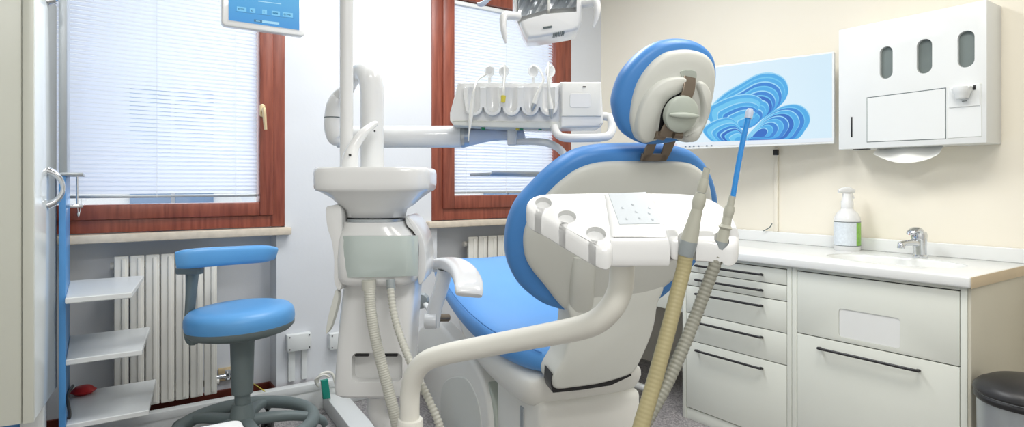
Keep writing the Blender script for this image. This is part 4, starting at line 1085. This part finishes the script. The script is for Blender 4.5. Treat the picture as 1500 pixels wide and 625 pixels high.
# worktop with moulded basin
t = thing('worktop', 'long white worktop with moulded oval sink over the cabinets on the right', 'worktop', (2.9, 2, .876))
b = BM(); box(b, (Xf-.022, Yend-.016, .876), (XR-.004, YB-.004, ZW), .008, 3); wt = obj('top_slab', b, 'top', t)
sc0 = onZ(1325, 378, ZW); sc0.x = 2.88
el = [V((sc0.x+.165*math.copysign(abs(math.cos(a))**.8, math.cos(a)), sc0.y+.27*math.sin(a), ZW)) for a in [2*PI*k/48 for k in range(48)]]
c = BM(); pad(c, el, ZV, [(0, -.1), (0, .05)]); cut(wt, [c])
b = BM(); cc = V((sc0.x, sc0.y, ZW))
def sk(k, dz): return [cc+V(((p.x-cc.x)*k, (p.y-cc.y)*k, dz)) for p in el]
loft(b, [sk(1.01, -.001), sk(1.0, -.003), sk(.97, -.012), sk(.93, -.06), sk(.8, -.1), sk(.4, -.115), sk(.1, -.117)], True, False, True)
loft(b, [sk(1.012, -.001), sk(1.012, -.02), sk(.95, -.09), sk(.82, -.12), sk(.4, -.13), sk(.1, -.13)], True, False, True)
obj('basin', b, 'top', t)
b = BM(); box(b, (XR-.028, Yend-.016, ZW), (XR-.004, YB-.004, ZW+.062), .004, 3); obj('upstand', b, 'top', t)
b = BM(); box(b, (Xf-.018, Yend-.0185, .876), (XR-.006, Yend-.0155, ZW-.0015), .001); obj('end_edging', b, 'beige', t)
# knee-space desk apron left of the drawers
b = BM(); box(b, (Xf+.01, Yl+.004, .56), (Xf+.03, YB-.2, .8755), .002); t = thing('desk_apron', 'cream white panel hanging below the worktop left of the drawer cabinet', 'panel', (Xf+.02, 2.7, .56)); obj('apron_board', b, 'cab', t)
# faucet
def faucet():
    q = onZ(1348, 375, ZW); q.x = max(q.x, 3.085); q.x = min(q.x, 3.10)
    r = ray(1348, 375); y = q.x/r.x*r.y; q = V((q.x, y, ZW))
    t = thing('faucet', 'chrome single lever mixer tap behind the sink on the worktop', 'faucet', q)
    b = BM(); lathe(b, [(.030, 0), (.031, .006), (.026, .012), (.027, .05), (.031, .08), (.033, .10), (.029, .115), (.01, .122), (.001, .123)], q, V((0, .04, 1)), 28); obj('tap_body', b, 'chrome', t)
    b = BM(); sd = V((-1, .35, 0)).normalized()
    tube(b, [q+ZV*.06, q+ZV*.068+sd*.04, q+ZV*.066+sd*.09, q+ZV*.06+sd*.115], [.02, .015, .013, .014], 16); cyl(b, q+ZV*.063+sd*.108, q+ZV*.042+sd*.112, .015, bev=.002); obj('spout', b, 'chrome', t)
    b = BM(); loft(b, section([q+ZV*.10, q+ZV*.125+sd*.02, q+ZV*.118+sd*.05, q+ZV*.105+sd*.062], [.05, .052, .045, .03], [.03, .028, .018, .01], ZV.cross(sd), e=2.4)); lv = obj('lever', b, 'chrome', t)
    b = BM(); k = q+ZV*.107+sd*.058; lathe(b, [(.004, -.004), (.004, .004), (.001, .005)], k, sd, 10); obj('temperature_dot', b, 'red', lv)
faucet()
# spray bottle
def bottle():
    X = 3.125; r = ray(1241, 366); k = X/r.x; q = V((X, r.y*k, ZW))
    s = 1.0
    t = thing('spray_bottle', 'white trigger spray bottle with green and white label standing on the worktop', 'bottle', q)
    R = 17.5/FP*k
    top = at(1241, 318, k).z-ZW; zn = at(1241, 310, k).z-ZW
    b = BM(); 
    lathe(b, [(R*.93, 0), (R, .006), (R, .09), (R, top*.93), (R*.97, top), (R*.8, top+.02), (R*.52, top+.038), (R*.4, top+.05)], q, ZV, 36); body = obj('bottle_body', b, 'white', t)
    z0, z1 = at(1241, 358.5, k).z, at(1241, 325, k).z
    for a0, a1, m_ in ((-2.0, .22, 'label'), (.22, 1.35, 'labelgreen')):
        b = BM(); n = 16; fr = []
        for j in range(n+1):
            a = a0+(a1-a0)*j/n; dv = (-FV*math.cos(a)+RV*math.sin(a)); fr.append([V((q.x, q.y, z0))+dv*(R+.0006), V((q.x, q.y, z1))+dv*(R+.0006)])
        for f, g in zip(fr, fr[1:]):
            b.faces.new([b.verts.new(p) for p in (f[0], g[0], g[1], f[1])])
        bmesh.ops.remove_doubles(b, verts=b.verts, dist=1e-5); obj('label_field', b, m_, body)
    b = BM(); 
    for z in (z0-.002, z1+.001): lathe(b, [(R+.0004, 0), (R+.0012, .001), (R+.0012, .0025), (R+.0004, .0035)], V((q.x, q.y, z)), ZV, 36)
    obj('label_line', b, 'darkline', body)
    b = BM(); zt = top+.05
    lathe(b, [(R*.46, -.004), (R*.48, .03), (R*.42, .035), (R*.36, .07)], q+ZV*zt, ZV, 20); 
    hd = q+ZV*(zt+.075)
    loft(b, section([hd-RV*.042+ZV*.004, hd-RV*.03+ZV*.010, hd+ZV*.012, hd+RV*.02+ZV*.01, hd+RV*.038+ZV*.006], [.016, .022, .026, .024, .012], [.014, .026, .034, .026, .014], FV, e=2.6)); obj('spray_head', b, 'white', t)
    b = BM(); tube(b, [hd+RV*.012, hd+RV*.026-ZV*.012, hd+RV*.033-ZV*.03], [.006, .005, .004], 10); obj('trigger', b, 'white', t)
    b = BM(); cyl(b, hd-RV*.044+ZV*.006, hd-RV*.034+ZV*.008, .009); obj('nozzle', b, 'white', t)
bottle()
# wall cable duct, black clip and wire
b = BM(); yy = onX(1138, 300, XR).y; box(b, (XR-.012, yy-.011, ZW+.062), (XR-.0005, yy+.011, onX(1138, 216, XR).z), .002)
tag(obj('wall_cable_duct', b, 'wall_cream'), 'slim cream cable duct on the wall from the big screen to the worktop', 'duct')
b = BM(); q = onX(1137, 223, XR-.02); box(b, q+V((-.012, -.012, -.016)), q+V((.008, .014, .016)), .002)
tag(obj('cable_plug', b, 'black'), 'small black plug under the lower edge of the big wall screen', 'plug')
b = BM(); tube(b, [onX(1131, 327, XR-.02), onX(1128, 332, XR-.03), onX(1124, 335, XR-.035), onX(1118, 338, XR-.04)], .003, 8)
tag(obj('short_wire', b, 'darkline'), 'short dark wire at the wall behind the worktop left of the spray bottle', 'wire')

# ---- big wall screen
Pr = onX(1222, 140, XR-.13); dr_ = Pr.x/ray(1222, 140).x
Pl = CAM+ray(1057, 140)*(dr_*1.116)
ex = V((Pr.x-Pl.x, Pr.y-Pl.y, 0)).normalized(); Nm = ex.cross(ZV).normalized()
if Nm.dot(V((1, 0, 0))) > 0: Nm = -Nm     # towards the room
def wscreen():
    tr = onP(1222, 75, Pr, Nm); br = onP(1222, 210, Pr, Nm); ll = onP(932, 200, Pr, Nm)
    h = tr.z-br.z; w = (V((tr.x-ll.x, tr.y-ll.y, 0))).length
    ctr = V(((tr.x+ll.x)/2, (tr.y+ll.y)/2, (tr.z+br.z)/2))
    t = thing('wall_screen', 'large flat screen showing blue folded shapes on the cream wall', 'screen', ctr-ZV*h/2)
    b = BM(); pad(b, pl(rrect(w, h, .006, 3), ctr, ex, ZV), -Nm, rnd(.002, .03)); obj('casing', b, 'whitemetal', t)
    bz = .010
    ms = screen_mat('screen_background', rgb(212, 236, 250), rgb(232, 244, 252), .97, True)
    b = BM(); pad(b, pl(rrect(w-2*bz, h-.035, .001, 1), ctr+ZV*.0085, ex, ZV), Nm, [(0, 0), (0, .001)]); sc_ = obj('screen', b, ms, t, smooth=False)
    cols = [rgb(150, 214, 246), rgb(70, 170, 232), rgb(44, 130, 214), rgb(30, 104, 196), rgb(104, 196, 240)]
    mm = [glow('picture_blue_%d' % i, c, .95) for i, c in enumerate(cols)]
    b = BM(); lay = [0]
    def shape(P, mi):
        lay[0] += 1; O = Pr+Nm*(.0014+.00012*lay[0])
        vs = [b.verts.new(onP(x, min(y, 205.5-(x-1100)*.03), O, Nm)) for x, y in P]
        f = b.faces.new(vs); f.material_index = mi
    def c2(P, n=5): return [(p.x, p.y) for p in crom([V((x, y, 0)) for x, y in P], n, True)]
    def lobe(P, A, steps, cols_):
        P = c2(P)
        for k in range(steps):
            s = 1-k/steps*.85
            Q = [(A[0]+(x-A[0])*s, A[1]+(y-A[1])*s) for x, y in P]
            shape(Q, 0 if k % 2 == 0 else 4)
            s2 = s-.018
            Q = [(A[0]+(x-A[0])*s2+.4, A[1]+(y-A[1])*s2+.6) for x, y in P]
            shape(Q, cols_[k % len(cols_)])
    lobe([(1092, 206), (1110, 182), (1128, 165), (1150, 154), (1170, 153), (1183, 162), (1187, 176), (1180, 190), (1166, 204), (1130, 207)], (1105, 198), 9, [1, 2, 1, 3, 2])
    lobe([(1034, 172), (1042, 155), (1060, 137), (1085, 122), (1108, 109), (1130, 106), (1148, 114), (1155, 130), (1150, 146), (1135, 160), (1118, 172), (1100, 186), (1075, 186), (1050, 180)], (1100, 184), 10, [1, 1, 2, 1, 2, 3])
    lobe([(1036, 160), (1050, 150), (1075, 140), (1100, 138), (1116, 146), (1110, 160), (1098, 180), (1060, 184), (1040, 178)], (1096, 184), 7, [1, 4, 1, 2])
    lobe([(1029, 192), (1036, 182), (1052, 174), (1068, 172), (1080, 180), (1090, 196), (1094, 208), (1060, 208), (1044, 208)], (1090, 208), 8, [1, 4, 1, 2, 3])
    obj('screen_picture', b, mm, sc_, smooth=False)
    b = BM(); k = [0]
    def bar(x0, x1, y0, y1, mi):
        k[0] += 1; O = Pr+Nm*(.0013+.0001*k[0])
        f = b.faces.new([b.verts.new(onP(x, y, O, Nm)) for x, y in ((x0, y0), (x1, y0-(x1-x0)*.035), (x1, y1-(x1-x0)*.035), (x0, y1))]); f.material_index = mi
    bar(934, 1220, 211.5, 217.2, 0)
    for x in (1003, 1009, 1015, 1022, 1034, 1041): bar(x, x+2.5, 213.6-(x-1000)*.035, 215.6-(x-1000)*.035, 1)
    bar(936, 992, 212, 216.5, 2)
    obj('taskbar', b, [glow('taskbar_white', rgb(232, 240, 248), .95), glow('taskbar_icon', rgb(120, 140, 160), .9), glow('taskbar_pink', rgb(228, 214, 222), .95)], sc_, smooth=False)
    b = BM(); m_ = ctr-Nm*.03; box(b, (-.15, 0, -.12), (.15, XR-m_.x-.03 if False else .04, .12), .004, mtx=frame(ex, -Nm, ZV, m_))
    tube(b, [m_-Nm*.03, V((XR-.03, m_.y+.02, m_.z)), V((XR-.002, m_.y+.02, m_.z))], .02, 12, curve=False)
    obj('wall_bracket', b, 'black', t)
wscreen()

# ---- dispenser cabinet
def dispenser():
    X = 3.057; y0 = .946; y1 = 1.556; z0 = 1.424; z1 = 2.022
    t = thing('dispenser_cabinet', 'white wall cabinet with three oval windows and a small flap above the sink', 'cabinet', (XR-.08, 1.25, z0))
    b = BM(); box(b, (X, y0, z0), (XR-.001, y1, z1), .004, 2); o = obj('cabinet_body', b, 'whitemetal', t)
    def yz(px, py): q = onX(px, py, X); return q.y, q.z
    cs = []; ov = []
    for (px, pt, pb, w) in ((1298, 68, 115, 19), (1354, 57, 107.5, 22.5), (1415, 45, 98.5, 25)):
        ya_, zt = yz(px, pt); _, zb2 = yz(px, pb); wl = abs(yz(px-w/2, 80)[0]-yz(px+w/2, 80)[0])
        P = rrect(wl, zt-zb2, wl/2-.0005, 8, ya_, (zt+zb2)/2); ov.append(P)
        c = BM(); pad(c, [V((X-.01, a, z)) for a, z in P], (1, 0, 0), [(0, 0), (0, .03)]); cs.append(c)
    cut(o, cs)
    for P in ov:
        b = BM(); pad(b, [V((X+.017, a, z)) for a, z in P], (1, 0, 0), [(0.0005, 0), (.0005, .002)]); obj('oval_window', b, 'hole', t, smooth=False)
    def rect(name, pts, th, m_, par=t, bev=.001, off=0):
        P = densify([V((X-off, *yz(*p))) for p in pts], 4)
        b = BM(); pad(b, P, (-1, 0, 0), [(0, -.003), (0, th-bev), (bev, th)]); return obj(name, b, m_, par, smooth=False)
    rect('flap_gap', [(1269.5, 142.5), (1386, 128), (1386, 203.8), (1269.5, 208.7)], .0006, 'darkline')
    rect('flap', [(1270.6, 143.8), (1384.8, 129.6), (1384.8, 202.8), (1270.6, 207.6)], .0024, 'whitemetal')
    rect('tray_outline', [(1387.3, 128), (1438.8, 122), (1438.8, 200), (1387.3, 203)], .0005, 'cab')
    rect('tray_panel', [(1388, 128.8), (1438, 122.8), (1438, 199.4), (1388, 202.4)], .0024, 'whitemetal')
    pt_ = rect('nozzle_plate', [(1391, 127), (1436, 122.5), (1436, 154.5), (1391, 158)], .006, 'whitemetal')
    b = BM(); q = onX(1412, 134, X-.006); rr = 12/FP*(X/ray(1412, 134).x)
    lathe(b, [(rr, .016), (rr, -.002), (rr*.8, -.012), (rr*.72, -.025), (rr*.6, -.032)], q-V((.018, 0, 0)), ZV, 20)
    box(b, q+V((-.04, -.035, .008)), q+V((.0, .035, .017)), .003); obj('soap_nozzle', b, 'whitemetal', t)
    b = BM()
    for px in (1400.5, 1427.5):
        q = onX(px, 131 if px < 1410 else 128, X-.007); box(b, q+V((-.002, -.004, -.010)), q+V((.002, .004, .010)), .001)
    obj('bracket_slot', b, 'black', t)
    b = BM(); q = onX(1413, 148, X-.006); box(b, q+V((-.0012, -.009, -.0012)), q+V((.001, .009, .0012)), .0004); obj('nozzle_mark', b, 'darkline', t)
    b = BM(); q = onX(1247.5, 186, X); box(b, q+V((-.001, -.004, -.05)), q+V((.002, .004, .05)), .001); obj('level_slot', b, 'black', t)
    b = BM(); box(b, (X+.02, y1-.13, z0-.004), (X+.05, y1-.06, z0+.001), .001); obj('lower_slot', b, 'black', t)
    # paper towel
    b = BM(); q0 = onX(1281, 224, X+.04); q1 = onX(1330, 240, X+.04); q2 = onX(1378, 222, X+.04)
    n = 24; rings = []
    for i in range(n+1):
        f = i/n; y = q0.y+(q2.y-q0.y)*f
        zb2 = (q0.z-.004)*(1-f)+(q2.z-.006)*f-.045*math.sin(PI*f)**.8*(1 if f < .6 else 1)
        x = X+.04+.01*math.sin(3*PI*f)
        rings.append([V((x-.012, y, zb2)), V((x, y, min(z0-.0005, zb2+.012+.03*math.sin(PI*f)))), V((x+.03, y, z0-.0005)), V((x+.03, y, z0-.0015)), V((x+.001, y, min(z0-.0015, zb2+.010+.03*math.sin(PI*f)))), V((x-.010, y, zb2-.001))])
    loft(b, rings); tag(obj('paper_towel', b, 'white2'), 'white paper towel sagging out below the dispenser cabinet', 'paper towel')
dispenser()

# ---- pedal bin
def bin_():
    D = 2.04; c = at(1511, 600, D); R = 68/FP*D
    zt = at(1480, 570, D).z
    t = thing('pedal_bin', 'round bin with black lid and grey metal body beside the sink cabinet', 'bin', (c.x, c.y, 0))
    zl = at(1450, 588, D-.05).z
    b = BM(); lathe(b, [(R*.86, .0), (R*.9, .02), (R*.95, zl-.03), (R*.95, zl-.012)], (c.x, c.y, 0), ZV, 40); obj('bin_body', b, 'alu', t)
    b = BM(); lathe(b, [(R*.97, 0), (R*1.01, .008), (R*1.01, .016), (R*.98, .022)], (c.x, c.y, zl-.024), ZV, 40); obj('lid_rim', b, 'black', t)
    b = BM(); lathe(b, [(R*.97, 0), (R*.98, .006)], (c.x, c.y, zl-.004), ZV, 40); obj('steel_band', b, 'alu', t)
    b = BM(); lathe(b, [(R*1.0, 0), (R*1.02, .006), (R*1.0, .018), (R*.92, .032), (R*.7, .05), (R*.35, .06), (.001, .063)], (c.x, c.y, zl+.002), ZV, 40); obj('lid', b, 'black', t)
bin_()

# ---- second stool behind the chair
def stool2():
    c = V((2.42, 2.62, 0))
    t = thing('assistant_stool', 'stool with grey fabric cover and white star base behind the dental chair', 'stool', c)
    b = BM(); lathe(b, [(.19, 0), (.21, .02), (.205, .05), (.17, .075), (.001, .085)], c+ZV*.44, ZV, 32)
    obj('seat', b, 'cloth', t)
    b = BM(); rings = []
    for k in range(5):
        f = k/4; R = .215+.03*f; rings.append([c+V(((R+.008*math.sin(7*a+f*2))*math.cos(a), (R+.008*math.sin(7*a+f*2))*math.sin(a), .47-.16*f)) for a in [2*PI*j/56 for j in range(56)]])
    loft(b, rings, True, False, False); obj('fabric_skirt', b, 'cloth', t)
    b = BM(); cyl(b, c+ZV*.1, c+ZV*.44, .025); obj('column', b, 'whitemetal', t)
    for k in range(5):
        a = math.radians(235)+2*PI*k/5; dv = V((math.cos(a), math.sin(a), 0))
        b = BM(); tube(b, [c+ZV*.12, c+dv*.15+ZV*.115, c+dv*.28+ZV*.085], [.026, .022, .018], 14); lg = obj('leg', b, 'whitemetal', t)
        b = BM(); pw = c+dv*.28+ZV*.026; sd = ZV.cross(dv); cyl(b, pw-sd*.022, pw-sd*.004, .026, bev=.004); cyl(b, pw+sd*.004, pw+sd*.022, .026, bev=.004); cyl(b, pw, pw+ZV*.05, .008); cyl(b, pw-sd*.008, pw+sd*.008, .007); obj('caster', b, 'black', lg)
stool2()

# ---- ceiling light fixtures
for i, (c, sx, sy, p, col) in enumerate(LAMPS):
    t = thing('ceiling_light', ['flat ceiling light panel above the dental chair', 'flat ceiling light panel nearest the sink wall', 'flat ceiling light panel above the camera side of the room'][i], 'ceiling light', (c[0], c[1], CEIL-.04))
    b = BM(); box(b, (c[0]-sx/2, c[1]-sy/2, CEIL-.04), (c[0]+sx/2, c[1]+sy/2, CEIL-.001), .004); obj('light_frame', b, 'whitemetal', t)
